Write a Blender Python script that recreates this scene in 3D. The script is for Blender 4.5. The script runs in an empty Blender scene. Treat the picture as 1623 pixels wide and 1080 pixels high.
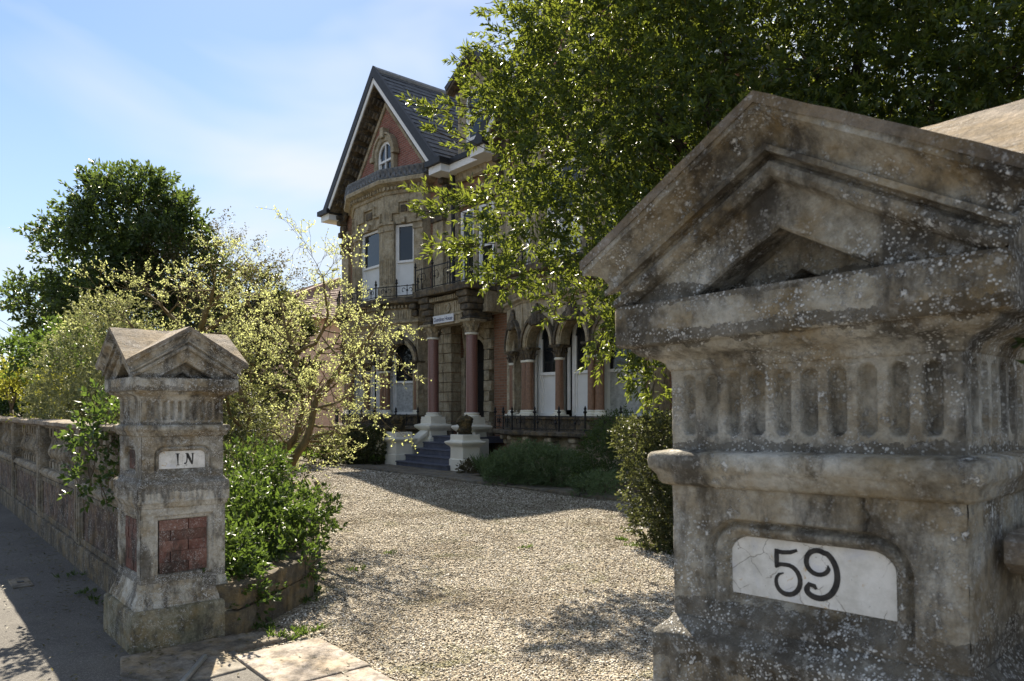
import bpy, bmesh, math, random
import numpy as np
from mathutils import Vector, Matrix

SC = bpy.context.scene
COL = SC.collection
R_ = math.radians
rng = np.random.default_rng(7)
random.seed(7)

# ------------------------------------------------------------------ camera, sky, sun, exposure
CAM_H = 1.6
cam_d = bpy.data.cameras.new('camera')
cam = bpy.data.objects.new('camera', cam_d); COL.objects.link(cam)
FW = Vector((-0.765, 0.644, 0)).normalized()
fwd = FW.copy()
cam.location = (0, 0, CAM_H)
cam.rotation_euler = fwd.to_track_quat('-Z', 'Y').to_euler()
cam_d.sensor_width = 36; cam_d.lens = 36 * 1168.0 / 1623.0
cam_d.shift_y = 110 / 1623.0      # level camera with a rising front: uprights stay upright
cam_d.clip_start = 0.05; cam_d.clip_end = 3000
cam_d.dof.use_dof = True; cam_d.dof.focus_distance = 9.0; cam_d.dof.aperture_fstop = 11
SC.camera = cam

SUN_DIR = Vector((-1.04, 0.45, 1.0)).normalized()      # towards the sun
SUN_EL = math.asin(SUN_DIR.z)
SUN_AZ = math.atan2(SUN_DIR.x, SUN_DIR.y)               # from +Y towards +X
world = bpy.data.worlds.new('World'); SC.world = world
world.use_nodes = True
wn = world.node_tree; wn.nodes.clear()
sky = wn.nodes.new('ShaderNodeTexSky'); sky.sky_type = 'NISHITA'; sky.sun_disc = False
sky.sun_elevation = SUN_EL; sky.sun_rotation = SUN_AZ
sky.air_density = 1.0; sky.dust_density = 0.15; sky.ozone_density = 4.0
bg = wn.nodes.new('ShaderNodeBackground'); bg.inputs['Strength'].default_value = 0.05
wo = wn.nodes.new('ShaderNodeOutputWorld')
CLOUD_AT = (3.3, 1.2, 0.2)
# thin high cloud: noise on the sky direction, whitening the blue in soft banks
geo = wn.nodes.new('ShaderNodeTexCoord')
mp = wn.nodes.new('ShaderNodeMapping'); mp.inputs['Scale'].default_value = (1.6, 1.6, 4.2)
mp.inputs['Location'].default_value = CLOUD_AT
nz = wn.nodes.new('ShaderNodeTexNoise'); nz.inputs['Scale'].default_value = 1.25; nz.inputs['Detail'].default_value = 4.0
nz.inputs['Roughness'].default_value = 0.48; nz.inputs['Distortion'].default_value = 0.4
rp = wn.nodes.new('ShaderNodeValToRGB')
rp.color_ramp.elements[0].position = 0.43; rp.color_ramp.elements[0].color = (0, 0, 0, 1)
rp.color_ramp.elements[1].position = 0.66; rp.color_ramp.elements[1].color = (0.85, 0.85, 0.85, 1)
mxc = wn.nodes.new('ShaderNodeMix'); mxc.data_type = 'RGBA'
mxc.inputs[7].default_value = (6.0, 6.25, 6.5, 1)
wn.links.new(geo.outputs['Generated'], mp.inputs['Vector'])
wn.links.new(mp.outputs['Vector'], nz.inputs['Vector'])
wn.links.new(nz.outputs['Fac'], rp.inputs['Fac'])
wn.links.new(rp.outputs['Color'], mxc.inputs[0])
wn.links.new(sky.outputs['Color'], mxc.inputs[6])
# pale haze low over the horizon, all the way round
sx = wn.nodes.new('ShaderNodeSeparateXYZ'); wn.links.new(geo.outputs['Generated'], sx.inputs[0])
hr = wn.nodes.new('ShaderNodeMapRange'); hr.inputs['From Min'].default_value = 0.42; hr.inputs['From Max'].default_value = 0.0
hr.inputs['To Min'].default_value = 0.05; hr.inputs['To Max'].default_value = 0.6; wn.links.new(sx.outputs['Z'], hr.inputs['Value'])
mxh = wn.nodes.new('ShaderNodeMix'); mxh.data_type = 'RGBA'; mxh.inputs[7].default_value = (4.7, 5.3, 5.9, 1)
wn.links.new(hr.outputs['Result'], mxh.inputs[0]); wn.links.new(mxc.outputs[2], mxh.inputs[6])
wn.links.new(mxh.outputs[2], bg.inputs['Color'])
wn.links.new(bg.outputs['Background'], wo.inputs['Surface'])

sun_d = bpy.data.lights.new('sun', 'SUN'); sun_d.energy = 5.0; sun_d.angle = R_(0.53); sun_d.color = (1.0, 0.9, 0.74)
sun = bpy.data.objects.new('sun', sun_d); COL.objects.link(sun)
sun.location = SUN_DIR * 60
sun.rotation_euler = SUN_DIR.to_track_quat('Z', 'Y').to_euler()

vs = SC.view_settings
SC.display_settings.display_device = 'sRGB'
vs.view_transform = 'Standard'; vs.look = 'None'; vs.exposure = 1.66; vs.gamma = 1.0
vs.use_curve_mapping = False
SC.cycles.max_bounces = 8; SC.cycles.diffuse_bounces = 4; SC.cycles.glossy_bounces = 3
SC.cycles.transmission_bounces = 4; SC.cycles.transparent_max_bounces = 8
SC.cycles.use_denoising = True

# ------------------------------------------------------------------ measuring helper (pixel of the photograph + one known coordinate -> metres)
RT = Vector((fwd.y, -fwd.x, 0)).normalized(); UP = RT.cross(fwd)
def ray(px, py):
    return fwd + RT * ((px - 811.5) / 1168.0) + UP * ((650 - py) / 1168.0)
def at(px, py, dist):          # dist measured along the horizontal view axis
    d = ray(px, py); t = dist / (d.x * FW.x + d.y * FW.y)
    return Vector((0, 0, CAM_H)) + d * t

# ------------------------------------------------------------------ object helpers
def tag(o, label=None, cat=None, group=None, kind=None):
    if label: o['label'] = label
    if cat: o['category'] = cat
    if group: o['group'] = group
    if kind: o['kind'] = kind
    elif cat: o['kind'] = 'thing'
    return o
def origin(o):
    v = Vector((0, 0, 0))
    while o is not None:
        v += o.location; o = o.parent
    return v
def thing(name, loc, label, cat, group=None, rz=0.0):
    o = bpy.data.objects.new(name, None); COL.objects.link(o)
    o.empty_display_size = 0.2
    o.location = loc; o.rotation_euler = (0, 0, rz)
    return tag(o, label, cat, group, 'thing')
def link_mesh(name, me, m, parent=None, smooth=False, sharp=None):
    if m is not None:
        for mm in (m if isinstance(m, (list, tuple)) else [m]): me.materials.append(mm)
    if smooth:
        me.polygons.foreach_set('use_smooth', np.ones(len(me.polygons), dtype=bool))
        if sharp is not None: me.set_sharp_from_angle(angle=R_(sharp))
    o = bpy.data.objects.new(name, me); COL.objects.link(o)
    if parent is not None: o.parent = parent
    return o
def np_mesh(name, V, F, k=None):
    """V (n,3), F (m,k) index array"""
    V = np.asarray(V, dtype=np.float32); F = np.asarray(F, dtype=np.int32)
    me = bpy.data.meshes.new(name)
    m, kk = F.shape
    me.vertices.add(len(V)); me.vertices.foreach_set('co', V.ravel())
    me.loops.add(m * kk); me.loops.foreach_set('vertex_index', F.ravel())
    me.polygons.add(m)
    me.polygons.foreach_set('loop_start', np.arange(0, m * kk, kk, dtype=np.int32))
    me.update(calc_edges=True)
    return me
def copy_of(o, parent, loc):
    c = o.copy(); COL.objects.link(c); c.parent = parent; c.location = loc
    return c
def copy_tree(o, parent=None):
    c = o.copy(); COL.objects.link(c); c.parent = parent
    for ch in o.children: copy_tree(ch, c)
    return c

class Fr:
    """vertical face frame: s along ex, d outwards (to the right of ex turned clockwise), z up"""
    def __init__(self, o, ex):
        self.o = Vector((o[0], o[1], 0)); self.ex = Vector((ex[0], ex[1], 0)).normalized()
        self.en = Vector((self.ex.y, -self.ex.x, 0))
    def p(self, s, d, z):
        q = self.o + self.ex * s + self.en * d
        return (q.x, q.y, z)
WORLD = Fr((0, 0), (1, 0))

class MB:
    def __init__(self): self.v = []; self.f = []
    def add(self, vs, fs):
        b = len(self.v); self.v += [tuple(q) for q in vs]; self.f += [tuple(b + i for i in q) for q in fs]
    def box(self, x0, x1, y0, y1, z0, z1):
        if x0 > x1: x0, x1 = x1, x0
        if y0 > y1: y0, y1 = y1, y0
        if z0 > z1: z0, z1 = z1, z0
        self.add([(x0,y0,z0),(x1,y0,z0),(x1,y1,z0),(x0,y1,z0),(x0,y0,z1),(x1,y0,z1),(x1,y1,z1),(x0,y1,z1)],
                 [(0,3,2,1),(4,5,6,7),(0,1,5,4),(1,2,6,5),(2,3,7,6),(3,0,4,7)])
        return self
    def fbox(self, fr, s0, s1, d0, d1, z0, z1):
        P = fr.p
        a, b = min(d0, d1), max(d0, d1)
        self.add([P(s0,b,z0),P(s1,b,z0),P(s1,a,z0),P(s0,a,z0),P(s0,b,z1),P(s1,b,z1),P(s1,a,z1),P(s0,a,z1)],
                 [(0,3,2,1),(4,5,6,7),(0,1,5,4),(1,2,6,5),(2,3,7,6),(3,0,4,7)])
        return self
    def prism(self, fr, poly, d0, d1):
        """poly in (s,z), counter-clockwise seen from outside; extruded from d0 (back) to d1 (front)"""
        n = len(poly)
        vs = [fr.p(s, d1, z) for s, z in poly] + [fr.p(s, d0, z) for s, z in poly]
        fs = [tuple(range(n)), tuple(range(2*n-1, n-1, -1))]
        for i in range(n):
            j = (i+1) % n; fs.append((i, n+i, n+j, j))
        self.add(vs, fs); return self
    def ring_prism(self, fr, outer, inner, d0, d1):
        """band between two open polylines of equal length in (s,z)"""
        n = len(outer)
        vs = [fr.p(s,d1,z) for s,z in outer] + [fr.p(s,d1,z) for s,z in inner] + [fr.p(s,d0,z) for s,z in outer] + [fr.p(s,d0,z) for s,z in inner]
        fs = []
        for i in range(n-1):
            fs += [(i, n+i, n+i+1, i+1), (2*n+i, 2*n+i+1, 3*n+i+1, 3*n+i), (i, i+1, 2*n+i+1, 2*n+i), (n+i, 3*n+i, 3*n+i+1, n+i+1)]
        fs += [(0, 2*n, 3*n, n), (n-1, 2*n-1, 4*n-1, 3*n-1)]
        self.add(vs, fs); return self
    def lathe(self, c, prof, n=12, cap=True, start=0.0):
        vs = []; fs = []
        for r, z in prof:
            for k in range(n):
                a = start + 2*math.pi*k/n
                vs.append((c[0]+r*math.cos(a), c[1]+r*math.sin(a), z))
        for i in range(len(prof)-1):
            for k in range(n):
                k2 = (k+1) % n
                fs.append((i*n+k, i*n+k2, (i+1)*n+k2, (i+1)*n+k))
        if cap:
            fs.append(tuple(range(n-1, -1, -1))); b = (len(prof)-1)*n
            fs.append(tuple(range(b, b+n)))
        self.add(vs, fs); return self
    def tube(self, pts, rad, n=6, cap=True):
        pts = [Vector(p) for p in pts]
        if not hasattr(rad, '__len__'): rad = [rad]*len(pts)
        vs = []; fs = []
        ref = Vector((0,0,1))
        for i, p in enumerate(pts):
            t = (pts[min(i+1, len(pts)-1)] - pts[max(i-1, 0)])
            if t.length < 1e-9: t = Vector((0,0,1))
            t.normalize()
            u = t.cross(ref)
            if u.length < 0.15: u = t.cross(Vector((1,0,0)))
            u.normalize(); w = t.cross(u)
            for k in range(n):
                a = 2*math.pi*k/n
                q = p + (u*math.cos(a) + w*math.sin(a))*rad[i]
                vs.append((q.x,q.y,q.z))
        for i in range(len(pts)-1):
            for k in range(n):
                k2 = (k+1) % n
                fs.append((i*n+k, (i+1)*n+k, (i+1)*n+k2, i*n+k2))
        if cap:
            fs.append(tuple(range(n))); b = (len(pts)-1)*n
            fs.append(tuple(range(b+n-1, b-1, -1)))
        self.add(vs, fs); return self
    def sqlathe(self, c, prof):
        return self.lathe(c, [(r*math.sqrt(2), z) for r, z in prof], 4, True, math.pi/4)
    def course(self, pts, prof):
        """moulding swept along an open plan polyline; prof = [(d,z)...] closed by a back at d of the first/last"""
        fs = []; vs = []; n = len(pts)
        for d, z in prof:
            for q in offset_line(pts, d): vs.append((q[0], q[1], z))
        m = len(prof)
        for i in range(m-1):
            for k in range(n-1):
                fs.append((i*n+k, i*n+k+1, (i+1)*n+k+1, (i+1)*n+k))
        fs.append(tuple(i*n for i in range(m-1, -1, -1))); fs.append(tuple(i*n+n-1 for i in range(m)))
        self.add(vs, fs); return self
    def build(self, name, m, parent=None, smooth=False, sharp=40, bevel=0.0, kind=None, label=None):
        o0 = origin(parent)
        me = bpy.data.meshes.new(name)
        me.from_pydata([(x-o0.x, y-o0.y, z-o0.z) for x, y, z in self.v], [], self.f)
        me.update()
        o = link_mesh(name, me, m, parent, smooth, sharp)
        if bevel > 0:
            b = o.modifiers.new('edge', 'BEVEL'); b.width = bevel; b.segments = 2; b.limit_method = 'ANGLE'; b.angle_limit = R_(40)
        if kind: o['kind'] = kind
        if label: o['label'] = label
        return o

def offset_line(pts, d):
    """offset an open plan polyline outwards (clockwise normal of its direction), mitred"""
    P = [Vector((p[0], p[1])) for p in pts]; out = []
    for i, p in enumerate(P):
        ns = []
        if i > 0: t = (P[i]-P[i-1]).normalized(); ns.append(Vector((t.y, -t.x)))
        if i < len(P)-1: t = (P[i+1]-P[i]).normalized(); ns.append(Vector((t.y, -t.x)))
        if len(ns) == 1: q = p + ns[0]*d
        else:
            b = (ns[0]+ns[1]).normalized(); q = p + b*(d/max(0.25, b.dot(ns[0])))
        out.append((q.x, q.y))
    return out

def pnoise(P, f=1.0, seed=0.0):
    """cheap smooth pseudo-noise in about [-1,1], vectorised"""
    x, y, z = P[..., 0]*f+seed*1.7, P[..., 1]*f-seed*2.3, P[..., 2]*f+seed*0.9
    return (np.sin(x*1.0+1.3*np.sin(y*1.1+seed)+0.7*np.sin(z*1.9))*0.4 + np.sin(y*1.7+1.1*np.sin(z*1.3+2)+0.5*np.sin(x*2.1))*0.33
            + np.sin(z*1.9+1.2*np.sin(x*0.9+4)+0.6*np.sin(y*2.3))*0.27)

# ------------------------------------------------------------------ materials
class NT:
    def __init__(self, name):
        self.m = bpy.data.materials.new(name); self.m.use_nodes = True
        self.t = self.m.node_tree; self.t.nodes.clear()
        self.out = self.t.nodes.new('ShaderNodeOutputMaterial')
        self.b = self.t.nodes.new('ShaderNodeBsdfPrincipled')
        self.t.links.new(self.b.outputs[0], self.out.inputs['Surface'])
        self._pos = None
    def n(self, ty): return self.t.nodes.new(ty)
    def l(self, a, b): self.t.links.new(a, b)
    def pos(self, scale=None):
        if self._pos is None: self._pos = self.n('ShaderNodeNewGeometry')
        p = self._pos.outputs['Position']
        if scale is None: return p
        mp = self.n('ShaderNodeMapping'); mp.inputs['Scale'].default_value = scale; self.l(p, mp.inputs['Vector'])
        return mp.outputs['Vector']
    def put(self, sock, v):
        if hasattr(v, 'is_output'): self.l(v, sock)
        else: sock.default_value = v
    def noise(self, scale, detail=4, rough=0.55, vec=None, dist=0.0):
        n = self.n('ShaderNodeTexNoise'); n.inputs['Scale'].default_value = scale; n.inputs['Detail'].default_value = detail
        n.inputs['Roughness'].default_value = rough; n.inputs['Distortion'].default_value = dist
        self.l(vec if vec is not None else self.pos(), n.inputs['Vector']); return n.outputs['Fac']
    def voro(self, scale, feat='F1', out='Distance', vec=None, rand=1.0):
        n = self.n('ShaderNodeTexVoronoi'); n.feature = feat; n.inputs['Scale'].default_value = scale; n.inputs['Randomness'].default_value = rand
        self.l(vec if vec is not None else self.pos(), n.inputs['Vector']); return n.outputs[out]
    def ramp(self, fac, stops, interp='LINEAR'):
        n = self.n('ShaderNodeValToRGB'); cr = n.color_ramp; cr.interpolation = interp
        while len(cr.elements) < len(stops): cr.elements.new(0.5)
        for e, (p, c) in zip(cr.elements, stops):
            e.position = p; e.color = (c, c, c, 1) if not hasattr(c, '__len__') else (*c, 1)
        self.l(fac, n.inputs['Fac']); return n.outputs['Color']
    def mix(self, fac, a, b, mode='MIX'):
        n = self.n('ShaderNodeMix'); n.data_type = 'RGBA'; n.blend_type = mode
        c4 = lambda c: (*c, 1) if isinstance(c, tuple) and len(c) == 3 else c
        self.put(n.inputs[0], fac); self.put(n.inputs[6], c4(a)); self.put(n.inputs[7], c4(b)); return n.outputs[2]
    def math(self, op, a, b=0.0):
        n = self.n('ShaderNodeMath'); n.operation = op; self.put(n.inputs[0], a); self.put(n.inputs[1], b); return n.outputs[0]
    def attr(self, name, out='Fac'):
        n = self.n('ShaderNodeAttribute'); n.attribute_name = name; return n.outputs[out]
    def bump(self, h, strength=0.5, dist=0.01, normal=None):
        n = self.n('ShaderNodeBump'); n.inputs['Strength'].default_value = strength; n.inputs['Distance'].default_value = dist
        self.l(h, n.inputs['Height'])
        if normal is not None: self.l(normal, n.inputs['Normal'])
        return n.outputs['Normal']
    def done(self, col=None, rough=0.85, normal=None, spec=0.3, metal=0.0):
        if col is not None: self.put(self.b.inputs['Base Color'], (*col, 1) if isinstance(col, tuple) else col)
        self.put(self.b.inputs['Roughness'], rough); self.b.inputs['Specular IOR Level'].default_value = spec
        self.b.inputs['Metallic'].default_value = metal
        if normal is not None: self.l(normal, self.b.inputs['Normal'])
        return self.m

def stone_mat(name, c_dark, c_mid, c_light, lichen=0.5, soot=0.5, bump=0.5, fine=60.0, lscale=110.0, ochre=0.4, bands=None):
    """weathered stone: mottled ground, ochre algae, drawn-out soot, round white lichen in patches; bands = ledges (z0, z1) where grime and lichen sit"""
    t = NT(name)
    big = t.noise(2.3, 5, 0.6, dist=0.12)
    mid = t.noise(11.0, 6, 0.68)
    fin = t.noise(fine, 6, 0.72)
    col = t.ramp(t.math('ADD', t.math('MULTIPLY', big, 0.55), t.math('MULTIPLY', mid, 0.45)), [(0.4, c_dark), (0.5, c_mid), (0.61, c_light)])
    oc = t.ramp(t.noise(4.6, 6, 0.65, t.pos((1, 1, 1.8)), 0.12), [(0.45, 0.0), (0.6, ochre)])
    col = t.mix(oc, col, (0.27, 0.185, 0.075))
    st = t.ramp(t.noise(5.0, 7, 0.7, t.pos((1.5, 1.5, 0.6)), 0.1), [(0.48, 0.0), (0.6, soot)])
    patch = t.ramp(t.noise(4.1, 5, 0.65, None, 0.12), [(0.42, 0.0), (0.58, 1.0)])
    if bands:
        oc_ = t.n('ShaderNodeTexCoord'); sp_ = t.n('ShaderNodeSeparateXYZ'); t.l(oc_.outputs['Object'], sp_.inputs[0])
        z = t.math('ADD', sp_.outputs['Z'], t.math('MULTIPLY', t.math('SUBTRACT', t.noise(8, 5, 0.7), 0.5), 0.09))
        g = None
        for z0, z1 in bands:
            k = t.math('MULTIPLY', t.math('GREATER_THAN', z, z0), t.math('LESS_THAN', z, z1))
            g = k if g is None else t.math('MAXIMUM', g, k)
        st = t.math('MAXIMUM', st, t.math('MULTIPLY', g, 0.62))
        patch = t.math('MAXIMUM', patch, t.math('MULTIPLY', g, 0.95))
    col = t.mix(st, col, (0.04, 0.036, 0.032))
    col = t.mix(t.ramp(fin, [(0.32, 0.6), (0.56, 0.0)]), col, t.mix(0.6, col, (0.025, 0.022, 0.018)))
    col = t.mix(t.ramp(t.noise(33, 5, 0.7), [(0.56, 0.0), (0.7, 0.35)]), col, c_light)
    wv = t.mix(0.006, t.pos(), t.ramp(t.noise(60, 3), [(0, 0.0), (1, 1.0)]), 'ADD')
    patch2 = t.ramp(t.noise(13.0, 5, 0.7), [(0.44, 0.0), (0.56, 1.0)])
    s1 = t.math('MULTIPLY', t.ramp(t.voro(lscale*1.25, vec=wv), [(0.24, 1.0), (0.36, 0.0)]), patch2)
    s2 = t.ramp(t.voro(lscale*0.5, vec=wv), [(0.14, 1.0), (0.22, 0.0)])
    s3 = t.ramp(t.noise(42, 7, 0.8), [(0.54, 0.0), (0.6, 0.85)])
    crust = t.ramp(t.noise(5.2, 6, 0.7, None, 0.12), [(0.5, 0.0), (0.55, 1.0)])
    sp = t.math('MAXIMUM', t.math('MULTIPLY', s1, patch), t.math('MULTIPLY', s2, t.math('MULTIPLY', patch, patch2)))
    sp = t.math('MAXIMUM', sp, t.math('MULTIPLY', s3, t.math('MAXIMUM', t.math('MULTIPLY', patch, 0.5), crust)))
    sp = t.math('MULTIPLY', sp, lichen)
    col = t.mix(sp, col, t.mix(t.noise(90, 2), (0.6, 0.595, 0.57), (0.84, 0.83, 0.8)))
    h = t.math('ADD', t.math('ADD', t.math('MULTIPLY', mid, 0.9), t.math('MULTIPLY', fin, 0.7)), t.math('MULTIPLY', sp, 0.22))
    return t.done(col, 0.9, t.bump(h, bump, 0.012), 0.2)

M = {}
M['stone'] = stone_mat('weathered_stone', (0.14, 0.118, 0.085), (0.41, 0.38, 0.31), (0.61, 0.585, 0.52), lichen=1.0, soot=0.8, bump=1.0, ochre=0.55, bands=((1.745, 1.775), (1.83, 1.87)))
M['stone_rough'] = stone_mat('lichened_stone', (0.16, 0.138, 0.105), (0.4, 0.37, 0.305), (0.58, 0.555, 0.49), lichen=1.0, soot=0.72, bump=1.0, ochre=0.48, bands=((1.06, 1.2), (1.5, 1.535), (0.3, 0.5)))
M['stone_base'] = stone_mat('mossy_base_stone', (0.085, 0.08, 0.05), (0.2, 0.185, 0.125), (0.32, 0.29, 0.21), lichen=0.5, soot=0.75, bump=0.9, ochre=0.5)
M['stone_rail'] = stone_mat('balustrade_stone', (0.1, 0.083, 0.06), (0.23, 0.2, 0.15), (0.36, 0.32, 0.25), lichen=0.5, soot=0.6, bump=0.7)
M['stone_roof'] = stone_mat('coping_stone', (0.13, 0.105, 0.08), (0.25, 0.21, 0.165), (0.36, 0.31, 0.26), lichen=0.4, soot=0.35, bump=0.9)
M['stone_wall'] = stone_mat('wall_stone', (0.06, 0.048, 0.034), (0.12, 0.1, 0.072), (0.2, 0.172, 0.128), lichen=0.4, soot=0.8, bump=0.7)
M['kerb_stone'] = stone_mat('planter_stone', (0.045, 0.038, 0.028), (0.085, 0.072, 0.052), (0.14, 0.12, 0.088), lichen=0.1, soot=0.5, bump=0.8)
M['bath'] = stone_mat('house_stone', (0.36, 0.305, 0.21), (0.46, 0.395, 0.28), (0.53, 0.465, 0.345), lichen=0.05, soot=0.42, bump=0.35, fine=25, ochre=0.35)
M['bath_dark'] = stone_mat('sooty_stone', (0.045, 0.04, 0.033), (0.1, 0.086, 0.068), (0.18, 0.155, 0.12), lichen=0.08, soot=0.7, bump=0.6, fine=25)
M['paver'] = stone_mat('paving_stone', (0.12, 0.11, 0.09), (0.19, 0.175, 0.145), (0.27, 0.25, 0.21), lichen=0.15, soot=0.4, bump=0.5)

def simple(name, c1, c2, scale=6, rough=0.8, bump=0.2, spec=0.3, det=5, bs=None, metal=0):
    t = NT(name)
    f = t.noise(scale, det, 0.6)
    col = t.ramp(f, [(0.3, c1), (0.7, c2)])
    nm = t.bump(t.noise(bs or scale*5, 4, 0.6), bump, 0.01) if bump > 0 else None
    return t.done(col, rough, nm, spec, metal)

def brick_mat(name, c1, c2, mortar, bw=0.225, bh=0.075, dirty=0.3):
    t = NT(name)
    sep = t.n('ShaderNodeSeparateXYZ'); t.l(t.pos(), sep.inputs[0])
    cb = t.n('ShaderNodeCombineXYZ')
    t.l(t.math('ADD', sep.outputs['X'], sep.outputs['Y']), cb.inputs['X']); t.l(sep.outputs['Z'], cb.inputs['Y'])
    b = t.n('ShaderNodeTexBrick'); t.l(cb.outputs[0], b.inputs['Vector'])
    b.inputs['Scale'].default_value = 1.0; b.inputs['Brick Width'].default_value = bw; b.inputs['Row Height'].default_value = bh
    b.inputs['Mortar Size'].default_value = 0.009; b.inputs['Mortar Smooth'].default_value = 0.2
    b.inputs['Color1'].default_value = (*c1, 1); b.inputs['Color2'].default_value = (*c2, 1); b.inputs['Mortar'].default_value = (*mortar, 1)
    col = t.mix(t.ramp(t.noise(1.3, 6, 0.65), [(0.45, 0.0), (0.7, dirty)]), b.outputs['Color'], (0.04, 0.03, 0.025))
    col = t.mix(t.ramp(t.noise(7, 4, 0.6), [(0.4, 0.0), (0.7, 0.35)]), col, t.mix(0.5, col, (0.3, 0.2, 0.15)))
    inv = t.math('SUBTRACT', 1.0, b.outputs['Fac'])
    h = t.math('ADD', inv, t.math('MULTIPLY', t.noise(60, 3), 0.3))
    return t.done(col, 0.9, t.bump(h, 0.6, 0.008), 0.2)
M['brick'] = brick_mat('red_brickwork', (0.36, 0.135, 0.1), (0.24, 0.09, 0.07), (0.36, 0.28, 0.23))
M['brick_house'] = brick_mat('brown_brickwork', (0.34, 0.175, 0.105), (0.24, 0.122, 0.075), (0.28, 0.23, 0.17))
for hue_, (kr, kg) in enumerate(((1.0, 1.0), (0.72, 0.8), (1.18, 1.3))):
    M['brick_single'+str(hue_)] = stone_mat('old_brick', (0.085*kr, 0.04*kg, 0.032*kg), (0.15*kr, 0.068*kg, 0.052*kg), (0.22*kr, 0.11*kg, 0.085*kg), lichen=0.5, soot=0.75, bump=1.0, ochre=0.0)
M['stained_panel'] = stone_mat('stained_panel', (0.04, 0.028, 0.022), (0.085, 0.055, 0.043), (0.17, 0.115, 0.09), lichen=0.6, soot=0.8, bump=0.8, ochre=0.3)
M['mortar'] = simple('mortar', (0.07, 0.055, 0.045), (0.15, 0.12, 0.095), 20, 0.95, 0.5)
def plate_mat():
    t = NT('painted_plate')
    col = t.ramp(t.noise(16, 6, 0.7), [(0.35, (0.56, 0.54, 0.49)), (0.6, (0.77, 0.75, 0.71))])
    col = t.mix(t.ramp(t.noise(11, 4, 0.6, None, 0.8), [(0.55, 0.0), (0.66, 0.55)]), col, (0.55, 0.56, 0.62))
    col = t.mix(t.ramp(t.noise(21, 6, 0.7, None, 0.5), [(0.6, 0.0), (0.66, 0.9)]), col, (0.5, 0.33, 0.12))
    wv = t.mix(0.03, t.pos(), t.ramp(t.noise(30, 5), [(0, 0.0), (1, 1.0)]), 'ADD')
    cr = t.ramp(t.voro(16, 'DISTANCE_TO_EDGE', vec=wv), [(0.0, 1.0), (0.018, 0.0)])
    cr = t.math('MULTIPLY', cr, t.ramp(t.noise(12, 3), [(0.48, 0.0), (0.56, 0.8)]))
    col = t.mix(cr, col, (0.2, 0.17, 0.14))
    col = t.mix(t.ramp(t.noise(120, 4, 0.7), [(0.66, 0.0), (0.72, 0.8)]), col, (0.15, 0.13, 0.11))
    return t.done(col, 0.75, t.bump(t.math('SUBTRACT', t.noise(60, 5), cr), 0.4, 0.004), 0.3)
M['plate'] = plate_mat()
M['ink'] = simple('black_paint', (0.012, 0.012, 0.014), (0.06, 0.055, 0.048), 60, 0.6, 0.3)
M['white'] = simple('white_paint', (0.76, 0.76, 0.74), (0.84, 0.84, 0.83), 5, 0.5, 0.05)
M['cream'] = simple('cream_paint', (0.72, 0.69, 0.58), (0.82, 0.79, 0.69), 3, 0.6, 0.08)
M['granite'] = simple('red_granite', (0.16, 0.08, 0.068), (0.27, 0.14, 0.118), 45, 0.32, 0.03, 0.5)
M['brown_col'] = simple('brown_marble', (0.16, 0.085, 0.05), (0.25, 0.14, 0.085), 18, 0.4, 0.03, 0.45)
M['slate'] = simple('roof_slate', (0.03, 0.033, 0.038), (0.075, 0.08, 0.09), 5, 0.55, 0.3, 0.4)
M['bargeboard'] = simple('black_timber', (0.012, 0.012, 0.014), (0.03, 0.03, 0.033), 8, 0.5, 0.1)
M['iron'] = simple('black_iron', (0.01, 0.01, 0.011), (0.022, 0.021, 0.02), 20, 0.5, 0.1)
M['lead'] = simple('grey_lead', (0.13, 0.14, 0.15), (0.24, 0.25, 0.27), 8, 0.5, 0.1)
M['door'] = simple('black_door', (0.012, 0.012, 0.013), (0.022, 0.022, 0.022), 5, 0.35, 0.05)
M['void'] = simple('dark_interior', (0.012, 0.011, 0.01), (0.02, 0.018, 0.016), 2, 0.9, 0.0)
M['blind'] = simple('white_blind', (0.7, 0.71, 0.7), (0.78, 0.79, 0.78), 3, 0.8, 0.0)
M['net'] = simple('net_curtain', (0.3, 0.31, 0.3), (0.6, 0.61, 0.6), 12, 0.8, 0.2, bs=30)
M['step'] = simple('blue_step_paint', (0.075, 0.082, 0.11), (0.13, 0.14, 0.18), 6, 0.5, 0.1)
M['tile'] = simple('roof_tile', (0.2, 0.13, 0.1), (0.34, 0.25, 0.2), 7, 0.85, 0.3)
M['render'] = simple('pale_render', (0.5, 0.47, 0.42), (0.6, 0.57, 0.52), 2, 0.9, 0.1)
M['sign_face'] = simple('sign_board', (0.62, 0.64, 0.68), (0.72, 0.74, 0.78), 3, 0.5, 0.0)
M['sign_ink'] = simple('navy_lettering', (0.03, 0.04, 0.1), (0.05, 0.06, 0.14), 8, 0.5, 0.0)
M['moss_stone'] = stone_mat('mossy_stone', (0.02, 0.018, 0.012), (0.045, 0.04, 0.022), (0.1, 0.085, 0.04), lichen=0.1, soot=0.6, bump=0.9, fine=25, ochre=0.5)
M['steel'] = simple('galvanised_steel', (0.25, 0.26, 0.28), (0.4, 0.41, 0.43), 12, 0.4, 0.1, 0.5, metal=0.8)
def glass_mat(name, c, rough=0.03):
    t = NT(name)
    w = t.bump(t.noise(2.2, 2, 0.5), 0.06, 0.05)
    return t.done(c, rough, w, 0.6)
M['glass'] = glass_mat('window_glass', (0.018, 0.02, 0.022))

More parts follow.
